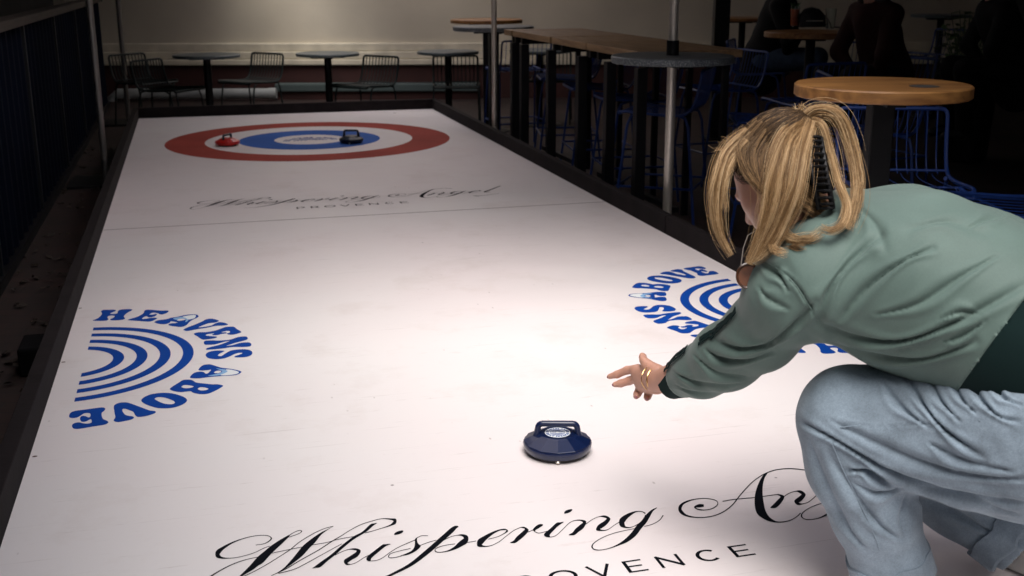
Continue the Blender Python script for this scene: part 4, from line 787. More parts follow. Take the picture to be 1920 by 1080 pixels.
# left hand, finer grid ------------------------------------------------
def finger(P, pts, rs):
    d = None
    for i in range(len(pts)-1):
        e = cone(P, pts[i], pts[i+1], rs[i], rs[i+1]); d = e if d is None else smin(d, e, .0035)
    return d
def hand_sdf(P):
    d = smin(cone(P, J(1262, 716, 2.44), J(1232, 713, 2.475), .026, .0235), cone(P, J(1232, 706, 2.475), J(1196, 698, 2.53), .0205, .016), .012)
    d = smin(d, cone(P, J(1230, 722, 2.475), J(1203, 722, 2.52), .020, .0145), .012)
    d = smin(d, cone(P, J(1222, 714, 2.49), J(1198, 711, 2.53), .020, .014), .010)
    d = smin(d, cone(P, J(1232, 697, 2.47), J(1213, 684, 2.49), .016, .0125), .010)            # thumb root
    fs = [([J(1196, 692, 2.53), J(1176, 694, 2.555), J(1157, 702, 2.57), J(1143, 706, 2.58)], [.0108, .0092, .0084, .0062]),     # index
          ([J(1198, 708, 2.53), J(1180, 714, 2.555), J(1164, 719, 2.565), J(1153, 721, 2.57)], [.0108, .0094, .0086, .0064]),     # middle
          ([J(1206, 722, 2.52), J(1199, 731, 2.54), J(1195, 739, 2.535), J(1193, 743, 2.525)], [.0104, .0094, .0085, .0070]),    # ring
          ([J(1218, 729, 2.50), J(1216, 738, 2.515), J(1214, 744, 2.51), J(1213, 747, 2.50)], [.0098, .0086, .0078, .0062]),      # little
          ([J(1214, 685, 2.49), J(1207, 676, 2.50), J(1205, 669, 2.515), J(1204, 666, 2.52)], [.0118, .0092, .0082, .0060])]      # thumb
    for p, r in fs: d = smin(d, finger(P, p, r), .005)
    for a, b in ((J(1222, 706, 2.452), J(1199, 697, 2.515)), (J(1222, 716, 2.455), J(1200, 712, 2.515))): d = smin(d, cone(P, a, b, .003, .003), .006)
    return d
hc_ = J(1205, 706, 2.51)
V2, F2 = surface(hand_sdf, hc_-.13, hc_+.13, .0023); V2 = relax(V2, F2, 1, .35)
def rhand_sdf(P):
    c = wrR; d = cone(P, c, J(1668, 725, 2.26), .024, .022)
    for k in range(4): d = smin(d, cone(P, J(1662+5*k, 728+2*k, 2.27-.014*k), J(1640+4*k, 748+3*k, 2.26-.016*k), .010, .007), .006)
    return smin(d, cone(P, J(1672, 705, 2.3), J(1650, 712, 2.3), .011, .008), .008)
V3, F3 = surface(rhand_sdf, wrR-.11, wrR+.11, .004)
Vb = np.concatenate([V1, V2, V3]); Fb = np.concatenate([F1, F2+len(V1), F3+len(V1)+len(V2)])
person = meshobj('person', Vb-np.array(PB), Fb, M['skin'], None); person.location = PB
setp(person, 'person in sage green jacket and pale jeans lunging forward, arm stretched over the lane', 'person')
nailm = mat('mauve_nail', (.30, .12, .14), .25, coat=.3)
for tip, prev in ((J(1143, 706, 2.58), J(1157, 702, 2.57)), (J(1153, 721, 2.57), J(1164, 719, 2.565)), (J(1204, 666, 2.52), J(1205, 669, 2.515)), (J(1193, 743, 2.525), J(1195, 739, 2.535)), (J(1213, 747, 2.50), J(1214, 744, 2.51))):
    a = (tip-prev)/np.linalg.norm(tip-prev); c = tip+a*.0022-FW*.0038; b = np.cross(a, FW); b /= np.linalg.norm(b); e = np.cross(a, b)
    Vn, Fn = surface(lambda P: ell(P, c, [a, b, e], (.0058, .0040, .0022)), c-.008, c+.008, .0011); meshobj('fingernail', Vn, Fn, nailm, person, PB)
# jacket ---------------------------------------------------------------
def chain(P, pts, d=None, k=.05):
    for (a, ra), (b, rb_) in zip(pts, pts[1:]):
        e = cone(P, a, b, ra, rb_); d = e if d is None else smin(d, e, k)
    return d
def jacket_sdf(P):
    d = chain(P, [(J(1600, 508, 2.10), .135), (J(1720, 532, 2.06), .160), (J(1850, 585, 2.00), .150), (J(1925, 640, 1.96), .135), (J(1985, 690, 1.94), .13)])
    d = chain(P, [(J(1580, 455, 2.25), .095), (J(1690, 472, 2.22), .118), (J(1840, 530, 2.16), .125), (J(1985, 610, 2.08), .13)], d, .06)
    d = smin(d, chain(P, [(J(1500, 478, 2.16), .066), (J(1580, 470, 2.16), .11)]), .05)                      # shoulder yoke
    d = smin(d, chain(P, [(J(1530, 530, 2.06), .098), (J(1486, 555, 2.08), .080), (J(1428, 624, 2.18), .068), (J(1362, 668, 2.27), .064), (J(1318, 694, 2.34), .052), (J(1262, 715, 2.435), .0375)], k=.03), .045)
    d = smin(d, chain(P, [(J(1468, 482, 2.10), .036), (J(1456, 520, 2.10), .032), (J(1446, 560, 2.12), .032)]), .035)   # front edge hanging by the neck
    d = smin(d, chain(P, [(J(1580, 480, 2.28), .09), (J(1620, 550, 2.36), .065), (J(1660, 600, 2.36), .055), (J(1675, 660, 2.33), .040)], k=.03), .04)
    return d
V, F = surface(jacket_sdf, (.78, 1.32, .50), (1.75, 2.30, 1.16), .0043)
V = relax(V, F, 2, .5)
JL = [([(1398, 480), (1440, 492), (1482, 522), (1512, 562), (1535, 605)], .0032, 3.5),
      ([(1535, 610), (1548, 560), (1585, 500), (1650, 440)], .0075, 10),
      ([(1575, 600), (1625, 540), (1690, 492), (1750, 465)], .0065, 9),
      ([(1538, 608), (1600, 632), (1690, 640), (1790, 605), (1920, 535)], .008, 10),
      ([(1640, 590), (1720, 570), (1800, 520), (1870, 480)], .005, 9),
      ([(1560, 640), (1640, 668), (1740, 672), (1830, 640)], .007, 9),
      ([(1700, 430), (1780, 415), (1850, 440)], .003, 12),
      ([(1810, 430), (1850, 412), (1885, 405)], .004, 7),
      ([(1345, 640), (1385, 655), (1440, 645), (1490, 610), (1528, 565)], .0085, 8),
      ([(1322, 655), (1350, 672), (1400, 676), (1450, 660)], .006, 6),
      ([(1300, 665), (1345, 700), (1400, 706)], .004, 7),
      ([(1255, 690), (1290, 712), (1340, 722), (1385, 718)], .004, 6),
      ([(1262, 720), (1300, 735), (1345, 735)], .003, 5),
      ([(1430, 500), (1460, 518), (1478, 545)], .006, 7),
      ([(1425, 540), (1440, 560), (1480, 580)], .004, 8),
      ([(1760, 600), (1800, 585), (1840, 590)], .005, 6), ([(1770, 640), (1800, 632), (1850, 600)], .005, 6),
      ([(1600, 380), (1640, 420), (1660, 470)], .003, 14), ([(1550, 430), (1580, 420), (1620, 400)], .005, 8)]
V = folds(V, F, JL, 1.35); V += normals(V, F)*(noise3(V, 28, 3)*.0016+noise3(V, 85, 5)*.0007)[:, None]
# open collar: take the faces round the neck away, then split off cuff, hem and sleeve stripe
fc = V[F].mean(1); fx, fy = topx(fc)
hemA, hemB = J(1925, 560, 1.9), J(1828, 690, 1.93)
tax = J(1850, 585, 2.0)-J(1600, 508, 2.1); tax -= 0; hv = hemB-hemA; hn = np.cross(hv, np.cross(tax, hv)); hn /= np.linalg.norm(hn)
hn = hn*np.sign(hn @ tax)
dv = (V-hemA) @ hn; xv, _ = topx(V); mv = (np.abs(dv) < .0038) & (xv > 1770); V[mv] -= dv[mv, None]*hn; fc = V[F].mean(1)
hem = ((fc-hemA) @ hn > 0) & (fx > 1780)
cax = J(1262, 715, 2.435)-J(1318, 694, 2.34); cax /= np.linalg.norm(cax); cp = J(1266, 713, 2.43)
for off in (-.030, .012):
    dv = (V-cp) @ cax-off; mv = (np.abs(dv) < .0038) & (np.linalg.norm(V-cp, axis=1) < .12); V[mv] -= dv[mv, None]*cax
fc = V[F].mean(1)
da = (fc-cp) @ cax; near_c = np.linalg.norm(fc-cp, axis=1) < .12
cuff = (da > -.030) & near_c
end = (da > .012) & near_c
keep = ~((fc-hemA) @ hn > .085) & ~end & ~(np.linalg.norm(fc-J(1500, 452, 2.16), axis=1) < .05)
SEAMV = (V, F); jk = meshobj('jacket', *subset(V, F, keep & ~hem & ~cuff), M['sage'], person, PB)
def rib(Vs, Fs, axis, step, amp):
    Ns = normals(Vs, Fs); return Vs+Ns*(amp*np.sin((Vs @ axis)*2*np.pi/step))[:, None]
for nm, mk in (('hem_band', hem & keep), ('cuff', cuff & keep)):
    Vs, Fs = subset(V, F, mk)
    if len(Fs): o = meshobj(nm, Vs, Fs, M['pine'], jk); o.location = -np.array(PB) if False else (0, 0, 0); o.data.transform(Matrix.Translation(-Vector(PB)))
for o in (jk,):
    s = o.modifiers.new('thick', 'SOLIDIFY'); s.thickness = .0018; s.offset = -1
# dark striped trim running down the outside of the sleeve
def trim_strip(path, w, name, lift=.004):
    P3 = [J(*p) for p in path]; mb = MB(); n = len(P3)*6
    C3 = crom(P3, 6, False); N = normals(V, F); outL = []
    for i, p in enumerate(C3):
        d = np.linalg.norm(V-p, axis=1); j = int(d.argmin()); q = V[j]+N[j]*lift; t = C3[min(i+1, len(C3)-1)]-C3[max(i-1, 0)]; b = np.cross(N[j], t); b /= np.linalg.norm(b); outL.append((q-b*w/2, q+b*w/2))
    VV = []; FF = []
    for i, (a, b) in enumerate(outL):
        VV += [a-np.array(PB), b-np.array(PB)]
        if i: FF.append((2*i-2, 2*i-1, 2*i+1, 2*i))
    mb.add(VV, FF); o = mb.build(name, M['pine'], jk, smooth=False); s = o.modifiers.new('s', 'SOLIDIFY'); s.thickness = .002; return o
for dy, w in ((0, .009), (9, .006)):
    trim_strip([(1378, 580+dy*.3, 2.12), (1374, 606+dy*.5, 2.16), (1350, 622+dy, 2.2), (1322, 640+dy, 2.24)], w, 'sleeve_stripe')
    trim_strip([(1302, 658+dy, 2.30), (1280, 673+dy, 2.34), (1256, 688+dy, 2.39)], w, 'sleeve_stripe')
def seam(path, name, m, parent, r=.0011):
    x_, y_ = topx(V); N_ = normals(V, F); fr = (N_ @ FW) < 0; Vf = V[fr]; xf = x_[fr]; yf = y_[fr]; Nf = N_[fr]; pts = []
    for p in crom(path, 8, False):
        j = np.argmin((xf-p[0])**2+(yf-p[1])**2); pts.append(Vf[j]+Nf[j]*.0012-np.array(PB))
    pts = np.array(pts)
    for _ in range(6): pts[1:-1] = (pts[:-2]+pts[1:-1]*2+pts[2:])/4
    return MB().tube([tuple(p) for p in pts], r, 5).build(name, m, parent, smooth=True)
seam([(1412, 486), (1440, 494), (1482, 524), (1512, 564), (1533, 602)], 'raglan_seam', M['sage'], jk, .0012)
# inner collar
nk = MB(); cdir = (HC-neck)/np.linalg.norm(HC-neck)
def ringpts(c, ax, r, n=28, sq=1.0):
    ax = np.array(ax)/np.linalg.norm(ax); u = np.cross(ax, UP); u /= np.linalg.norm(u); w = np.cross(ax, u)
    return [np.array(c)+r*(math.cos(a)*u+sq*math.sin(a)*w)-np.array(PB) for a in np.linspace(0, 2*math.pi, n+1)[:-1]]
rings = [(J(1533, 462, 2.14), .094), (J(1522, 444, 2.14), .096), (J(1510, 424, 2.14), .090), (J(1506, 422, 2.14), .080)]
VV = []; FF = []
for c, r in rings: VV += ringpts(c, HC-neck+.0*UP, r)
for j in range(3):
    for i in range(28): FF.append((j*28+i, j*28+(i+1) % 28, (j+1)*28+(i+1) % 28, (j+1)*28+i))
nk.add(VV, FF); o = nk.build('collar', M['pine'], jk, smooth=True); s = o.modifiers.new('s', 'SOLIDIFY'); s.thickness = .004
# jeans ----------------------------------------------------------------
def jeans_sdf(P):
    d = chain(P, [(J(1600, 782, 2.13), .098), (J(1700, 796, 2.09), .106), (J(1820, 808, 2.03), .122), (J(1930, 805, 1.97), .150)], k=.04)
    d = smin(d, chain(P, [(J(1592, 790, 2.13), .094), (J(1612, 872, 2.15), .093), (J(1640, 960, 2.17), .078), (J(1668, 1050, 2.2), .069), (J(1672, 1064, 2.2), .069)], k=.03), .022)
    d = smin(d, cone(P, J(1930, 800, 1.99), J(1985, 760, 2.15), .16, .15), .05)
    d = smin(d, cone(P, J(1985, 770, 2.05), J(1992, 690, 2.03), .135, .112), .04)
    d = smin(d, chain(P, [(J(1980, 800, 2.18), .14), (J(1820, 850, 2.30), .105), (J(1700, 862, 2.38), .088), (J(1800, 925, 2.36), .086), (J(1900, 1000, 2.32), .078)], k=.03), .02)
    return d
V, F = surface(jeans_sdf, (.95, 1.25, .27), (1.80, 2.20, .98), .0043)
V = relax(V, F, 2, .5)
JE = [([(1500, 790), (1560, 822), (1640, 868), (1720, 905), (1820, 930), (1920, 945)], .010, 8),
      ([(1560, 790), (1640, 830), (1740, 872), (1850, 895), (1930, 900)], .006, 10),
      ([(1585, 795), (1660, 800), (1745, 793)], .0018, 3),
      ([(1590, 882), (1625, 884), (1665, 908)], .010, 8),
      ([(1600, 905), (1650, 925), (1700, 905)], .006, 8),
      ([(1655, 715), (1690, 765), (1740, 800)], .006, 8),
      ([(1700, 705), (1728, 755), (1775, 810), (1850, 862)], .008, 8),
      ([(1745, 708), (1762, 750), (1800, 790)], .006, 7),
      ([(1785, 706), (1800, 745), (1830, 775)], .006, 6),
      ([(1825, 712), (1835, 745), (1872, 780), (1910, 790)], .007, 7),
      ([(1860, 720), (1880, 745), (1915, 760)], .006, 6),
      ([(1740, 830), (1800, 860), (1900, 885)], .005, 9),
      ([(1520, 830), (1545, 900), (1590, 990), (1625, 1030)], .006, 12),
      ([(1555, 850), (1600, 920), (1650, 985), (1690, 1010)], .006, 12),
      ([(1700, 920), (1690, 970), (1700, 1020)], .004, 9),
      ([(1725, 935), (1790, 960), (1860, 1000), (1920, 1020)], .007, 9),
      ([(1730, 915), (1820, 935), (1910, 965)], .005, 9)]
V = folds(V, F, JE, 1.25); V += normals(V, F)*(noise3(V, 26, 8)*.0022+noise3(V, 80, 9)*.0011)[:, None]
fc = V[F].mean(1)
def cutoff(a, b, pos, r):
    ax = (b-a)/np.linalg.norm(b-a); return ((fc-b) @ ax > pos) & (np.linalg.norm(fc-b, axis=1) < r)
offL = cutoff(J(1640, 960, 2.17), J(1668, 1050, 2.2), .022, .14); offR = cutoff(J(1800, 925, 2.36), J(1900, 1000, 2.32), .025, .14)
jn = meshobj('jeans', *subset(V, F, ~(offL | offR)), M['denim'], person, PB)
seam([(1575, 800), (1640, 797), (1710, 800), (1770, 792), (1840, 790)], 'side_seam', M['denim'], jn)
seam([(1560, 830), (1590, 900), (1625, 970), (1650, 1030)], 'side_seam', M['denim'], jn)
s = jn.modifiers.new('thick', 'SOLIDIFY'); s.thickness = .0022; s.offset = -1
def turnup(c, ax, r, hgt, lab):
    ax = np.array(ax)/np.linalg.norm(ax); VV = []; FF = []; n = 40
    prof = [(r*.93, hgt), (r*1.04, hgt*.96), (r*1.05, 0), (r*.99, -.006), (r*.92, .004), (r*.90, hgt*.7)]
    for rr, z in prof:
        p = ringpts(np.array(c)+ax*(-z), ax, rr, n)
        VV += [q+ax*.0035*math.sin(i*.9+rr*90) for i, q in enumerate(p)]
    for j in range(len(prof)-1):
        for i in range(n): FF.append((j*n+i, j*n+(i+1) % n, (j+1)*n+(i+1) % n, (j+1)*n+i))
    return MB().add(VV, FF).build('turn_up', M['denim'], jn, smooth=True)
turnup(J(1676, 1078, 2.21), J(1676, 1078, 2.21)-J(1652, 1000, 2.185), .077, .052, '')
turnup(J(1905, 1006, 2.315), J(1905, 1006, 2.315)-J(1820, 942, 2.355), .085, .05, '')
# shoes ----------------------------------------------------------------
def shoe(ankle, direction, tilt=0):
    d = np.array(direction, float); d /= np.linalg.norm(d); sd_ = np.cross(UP*0+np.array([0, 0, 1.]), d); sd_ /= np.linalg.norm(sd_)
    base = np.array([ankle[0], ankle[1], LZ+.028])-d*.07
    def fn(P):
        q = cone(P, base-d*.04+np.array([0, 0, .02]), base+d*.13, .042, .034); q = smin(q, cone(P, base+np.array([0, 0, .01]), ankle, .040, .040), .02)
        return np.maximum(q, LZ+.002-P[..., 2])
    Vv, Ff = surface(fn, base-.22, base+.22, .006); return relax(Vv, Ff, 1), Ff
for a, dr in ((J(1678, 1100, 2.24), (-.55, .8, 0)), (J(1945, 1030, 2.34), (-.3, .9, 0))):
    Vv, Ff = shoe(a, dr); meshobj('shoe', Vv, Ff, mat('white_shoe', (.62, .62, .60), .6, noise=(20, .08)), person, PB)
# bracelets ------------------------------------------------------------
gold = mat('gold', (.75, .50, .22), .25, metal=1.0)
wax = J(1232, 713, 2.475)-J(1262, 716, 2.44)
for c, r, rad in ((J(1231, 711, 2.473), .0305, .0017), (J(1221, 709, 2.482), .0310, .0010)):
    mb = MB().tube(ringpts(c, wax+.25*RT*0, r, 32, .86), rad, 8, closed=True); mb.build('bracelet', gold, person, smooth=True)
# sunglasses hanging at the collar --------------------------------------
tort = mat('tortoiseshell', (.06, .02, .008), .3, noise=(60, .8), coat=.3); lens = mat('amber_lens', (.13, .05, .025), .3, coat=.2, noise=(40, .5))
gc = J(1402, 517, 2.065); sg = empty('sunglasses', tuple(gc), 0, 'amber tortoiseshell sunglasses hanging below the face at the jacket collar', 'sunglasses')
ga = (.92*RT-.15*UP); gb_ = (.15*RT+.95*UP); 
for k, (ox, oy) in enumerate(((0, 0), (.046, -.012))):
    pr = [tuple(ga*(ox+.0205*math.cos(a))+gb_*(oy+.0225*math.sin(a))+FW*(.02*k)) for a in np.linspace(0, 2*math.pi, 29)[:-1]]
    MB().tube(pr, .0028, 7, closed=True).build('rim', tort, sg, smooth=True)
    m2 = MB(); m2.add([tuple(np.array(q)) for q in pr]+[tuple(ga*ox+gb_*oy+FW*(.02*k))], [(i, (i+1) % 28, 28) for i in range(28)]); o = m2.build('lens', lens, sg); s = o.modifiers.new('s', 'SOLIDIFY'); s.thickness = .0015
MB().tube([tuple(ga*-.016+gb_*.015), tuple(ga*-.017+gb_*.05), tuple(ga*-.012+gb_*.075), tuple(ga*.0+gb_*.085)], [.0011, .0009, .0008, .0007], 6).build('temple', mat('pale_temple', (.25, .22, .20), .3), sg, smooth=True)
# ------------------------------------------------------------------ hair
def hair_mat():
    m = bpy.data.materials.new('blonde_hair'); m.use_nodes = True; t = m.node_tree; b = t.nodes['Principled BSDF']
    a = t.nodes.new('ShaderNodeAttribute'); a.attribute_name = 'tone'; t.links.new(a.outputs['Color'], b.inputs['Base Color'])
    b.inputs['Roughness'].default_value = .5; b.inputs['Specular IOR Level'].default_value = .3; b.inputs['Anisotropic'].default_value = .5; return m
HM = hair_mat(); rs = np.random.RandomState(11)
BL = np.array([(.62, .40, .19), (.46, .265, .11), (.27, .145, .06), (.76, .56, .33)]); DK = np.array([(.035, .024, .018), (.07, .045, .028), (.16, .10, .055), (.012, .009, .008)])
class Hair:
    def __init__(s): s.V = []; s.F = []; s.C = []; s.n = 0
    def strand(s, pts, r, c, sides=3):
        P = np.asarray(pts); T = np.gradient(P, axis=0); T /= np.linalg.norm(T, axis=1)[:, None]+1e-9
        A = np.cross(T, FW); A /= np.linalg.norm(A, axis=1)[:, None]+1e-9; B = np.cross(T, A); n = len(P)
        rr = r*np.sin(np.pi*(.12+.80*np.linspace(0, 1, n)))**.6
        ang_ = np.arange(sides)*2*np.pi/sides
        ringv = P[:, None]+rr[:, None, None]*(np.cos(ang_)[None, :, None]*A[:, None]+np.sin(ang_)[None, :, None]*B[:, None])
        s.V.append(ringv.reshape(-1, 3)); i = np.arange(n-1)[:, None]*sides; k = np.arange(sides)[None]; k2 = (k+1) % sides
        s.F.append(np.stack([i+k, i+k2, i+sides+k2, i+sides+k], -1).reshape(-1, 4)+s.n); s.C.append(np.repeat(c[None], n*sides, 0)); s.n += n*sides
    def build(s, name, parent):
        V_ = np.concatenate(s.V); o = meshobj(name, V_, np.concatenate(s.F), HM, parent, PB)
        ca = o.data.color_attributes.new('tone', 'FLOAT_COLOR', 'POINT'); ca.data.foreach_set('color', np.concatenate([np.concatenate(s.C), np.ones((len(V_), 1))], 1).astype(np.float32).ravel()); return o
def pick(pal, w):
    c = pal[rs.choice(len(pal), p=np.array(w)/sum(w))]; return c*(1+rs.uniform(-.16, .16))
def lock(hair, guide, n, w0, w1, w2, pal=BL, pw=(4, 3, 2, 2), r=.00032, taper=.5, curl=.004, depth=.6):
    n = int(n*3.6)
    """a lock of strands following a guide; widths at root, middle and tip in metres"""
    G = np.array([J(*g_) for g_ in guide]); ph0 = rs.rand()*6.28; dk_ = len(pal) > 4
    for _ in range(n):
        u = rs.normal()*(.85 if rs.rand() < .04 else .36); v = rs.normal()*.5*depth; C = crom(G, 6, False); m = len(C); t = np.linspace(0, 1, m)
        T = np.gradient(C, axis=0); T /= np.linalg.norm(T, axis=1)[:, None]; A = np.cross(T, FW); A /= np.linalg.norm(A, axis=1)[:, None]
        w = np.interp(t, [0, .5, 1], [w0, w1, w2]); ph = rs.rand()*6.28; fz = rs.normal()*.0022
        Q = C+A*(u*w+curl*np.sin(t*rs.uniform(2, 5)+ph)*t+fz*np.sin(t*9+ph*3))[:, None]+FW[None]*(v*w+curl*np.sin(t*4+ph*2)*t)[:, None]
        e = int(m*(1-taper*rs.rand())); k_ = .5+.34*math.sin(u*8+ph0)+.16*math.sin(u*21+v*9+ph0*2)+rs.normal()*.13
        lo__, md_, hi__ = (np.array((.05, .03, .016)), np.array((.15, .085, .04)), np.array((.46, .29, .14))) if dk_ else (np.array((.15, .085, .04)), np.array((.45, .275, .125)), np.array((.82, .62, .38)))
        c_h = (lo__+(md_-lo__)*min(max(k_*2, 0), 1)) if k_ < .5 else (md_+(hi__-md_)*min(k_*2-1, 1))
        hair.strand(Q[:max(e, 4)], r*rs.uniform(.6, 1.3), c_h*(1+rs.uniform(-.06, .06)))
# dark scalp cap: skull shaped shell, then combed strands over it towards the tail root
root3 = J(1507, 226, 2.12)
def scalp_sdf(P):
    A = [fdir, sdir, udir]; d = ell(P, H(-.014, 0, .022), A, (.095, .077, .086)); d = smin(d, ell(P, H(-.045, 0, -.035), A, (.058, .066, .060)), .04)
    cut = -((P-H(.045, 0, .02)) @ (-(fdir*.9-udir*.35)).astype(np.float32)) ; return np.maximum(d, cut-.0)
Vs, Fs = surface(lambda P: scalp_sdf(P), HC-.16, HC+.16, .005)
hm = MB(); hair_o = meshobj('hair', relax(Vs, Fs, 2), Fs, mat('dark_roots', (.012, .008, .006), .9, noise=(60, .5), spec=.1), person, PB)
hb = Hair()
# combed strands on the skull: from the hairline up to the root, lying on the ellipsoid
A3 = np.array([fdir, sdir, udir]); RR = np.array((.0965, .0785, .0875)); c0 = H(-.014, 0, .022)
def onskull(p, lift=0):
    q = (p-c0) @ A3.T; k = np.linalg.norm(q/RR, axis=-1, keepdims=True); return c0+(q/k*(1+lift)) @ A3
for _ in range(7500):
    a = rs.uniform(-math.pi, math.pi); el = rs.uniform(-.9, .55)
    st0 = c0+(np.array([math.cos(a)*math.cos(el), math.sin(a)*math.cos(el), math.sin(el)])*RR) @ A3
    if (st0-H(.045, 0, .02)) @ (fdir*.9-udir*.35) > 0: continue
    tt = np.linspace(0, 1, 12)[:, None]; sag = rs.uniform(0, .035)
    P = onskull(st0*(1-tt)+root3*tt - UP*sag*np.sin(np.pi*tt), .012+.045*rs.rand()*np.sin(np.pi*tt)+.015*rs.rand())
    x_, y_ = topx(st0); top = rs.rand() < .10+.14*math.sin(a*9+el*5)
    kk = .5+.5*math.sin(a*13+el*7); c_h = np.array((.022, .014, .009))*(1-kk)+np.array((.10, .058, .028))*kk
    if top: c_h = np.array((.30, .185, .09))*(.7+.6*kk)
    hb.strand(P, rs.uniform(.0003, .0005), c_h*(1+rs.uniform(-.1, .1)))
# ponytail: main lock forward-down, arcs over to the right, side locks
lock(hb, [(1512, 232, 2.08), (1480, 262, 2.03), (1462, 320, 2.01), (1448, 390, 2.01), (1425, 450, 2.02), (1400, 500, 2.03)], 480, .010, .024, .006, pw=(4, 4, 2, 2))
lock(hb, [(1522, 226, 2.08), (1506, 280, 2.02), (1492, 350, 2.00), (1470, 410, 2.01), (1442, 462, 2.02), (1406, 492, 2.03)], 260, .012, .020, .010, pw=(3, 4, 4, 1))
lock(hb, [(1500, 230, 2.10), (1472, 245, 2.06), (1452, 290, 2.04), (1440, 350, 2.03), (1425, 410, 2.03)], 80, .007, .011, .006, pw=(3, 4, 3, 1))
lock(hb, [(1503, 226, 2.10), (1530, 207, 2.08), (1568, 216, 2.06), (1592, 265, 2.06), (1606, 330, 2.03), (1604, 385, 1.99), (1588, 436, 1.955)], 270, .009, .012, .009, pw=(5, 3, 2, 4), curl=.006)
lock(hb, [(1508, 226, 2.10), (1540, 232, 2.06), (1556, 280, 2.05), (1572, 340, 2.02), (1588, 385, 1.985), (1580, 418, 1.965), (1556, 432, 1.96), (1534, 424, 1.98)], 130, .005, .007, .006, pw=(4, 3, 3, 3))
lock(hb, [(1405, 248, 2.08), (1366, 285, 2.06), (1346, 340, 2.05), (1341, 395, 2.06), (1350, 442, 2.07), (1374, 484, 2.08)], 240, .012, .013, .004, pw=(3, 4, 3, 1))
lock(hb, [(1400, 262, 2.06), (1370, 306, 2.05), (1358, 356, 2.05), (1364, 402, 2.06)], 50, .008, .006, .002, pw=(2, 4, 3, 1))
for k in range(7):
    lock(hb, [(1420+k*9, 226+k*2, 2.09), (1384+k*9, 272+k*5, 2.055), (1398+k*9, 326+k*7, 2.035), (1440+k*7, 362+k*7, 2.03), (1500, 382+k*5, 2.05)], 13, .006, .006, .004, pal=np.concatenate([BL, DK]), pw=(2, 4, 4, 0, 1, 2, 3, 1), taper=.3)
for k in range(4):
    lock(hb, [(1490, 330+k*14, 2.04), (1520, 358+k*12, 2.04), (1552, 380+k*9, 2.06), (1578, 382+k*9, 2.08)], 40, .008, .006, .005, pal=np.concatenate([BL, DK]), pw=(2, 3, 3, 1, 2, 2, 2, 1))
lock(hb, [(1462, 380, 2.05), (1462, 420, 2.04), (1482, 446, 2.02), (1520, 446, 1.985), (1545, 430, 1.975)], 70, .010, .007, .002, pw=(3, 4, 3, 1), curl=.008)
lock(hb, [(1450, 400, 2.05), (1444, 440, 2.04), (1452, 468, 2.0), (1480, 476, 1.985)], 50, .008, .005, .002, pw=(3, 4, 3, 1), curl=.008)
lock(hb, [(1465, 420, 2.05), (1470, 450, 2.05), (1490, 462, 2.0), (1515, 462, 1.98)], 60, .010, .008, .005, pal=np.concatenate([BL, DK]), pw=(2, 3, 3, 1, 2, 2, 2, 1), curl=.005)
for k in range(60):
    a = rs.uniform(-.6, .5); L_ = rs.uniform(14, 42); x0_ = 1505+rs.uniform(-14, 14)
    lock(hb, [(x0_, 226, 2.1), (x0_+L_*math.sin(a)*.4, 226-L_*.5, 2.1), (x0_+L_*math.sin(a), 226-L_*.85, 2.1)], 1, .001, .001, .001, r=.0005)
for k in range(26):
    x0_ = rs.uniform(1340, 1490); y0_ = 300-(x0_-1340)*.5
    lock(hb, [(x0_+40, y0_+5, 2.12), (x0_+10, y0_-20, 2.12), (x0_-10+rs.uniform(-15, 10), y0_-26+rs.uniform(-10, 16), 2.12)], 1, .001, .001, .001, r=.0005, pal=DK, pw=(2, 3, 4, 1))
hs_ = hb.build('hair_strands', hair_o)
MB().tube([tuple(np.array(q)) for q in ringpts(J(1506, 228, 2.11), udir, .013, 18)], .004, 8, closed=True).build('hair_tie', M['navyblack'], hair_o, smooth=True)
# black claw clip with teeth behind the tail
clp = MB(); cl = [J(1530, 256, 2.035), J(1537, 300, 2.005), J(1545, 345, 2.0), J(1553, 390, 2.01)]
CC = crom(cl, 8, False)
clm = mat('black_claw_clip', (.006, .006, .007), .5, spec=.3)
for i in range(0, len(CC), 2):
    p = CC[i]-np.array(PB); clp.tube([p-RT*.011+FW*.03, p-RT*.008+FW*.010, p+FW*.002, p+RT*.010+FW*.006, p+RT*.014+FW*.03], [.0016, .0026, .0034, .0026, .0016], 6)
clp.tube([c-np.array(PB)-RT*.011+FW*.020 for c in CC], .005, 7); clp.tube([c-np.array(PB)+RT*.013+FW*.018 for c in CC], .005, 7)
clp.build('claw_clip', clm, hair_o, smooth=True)
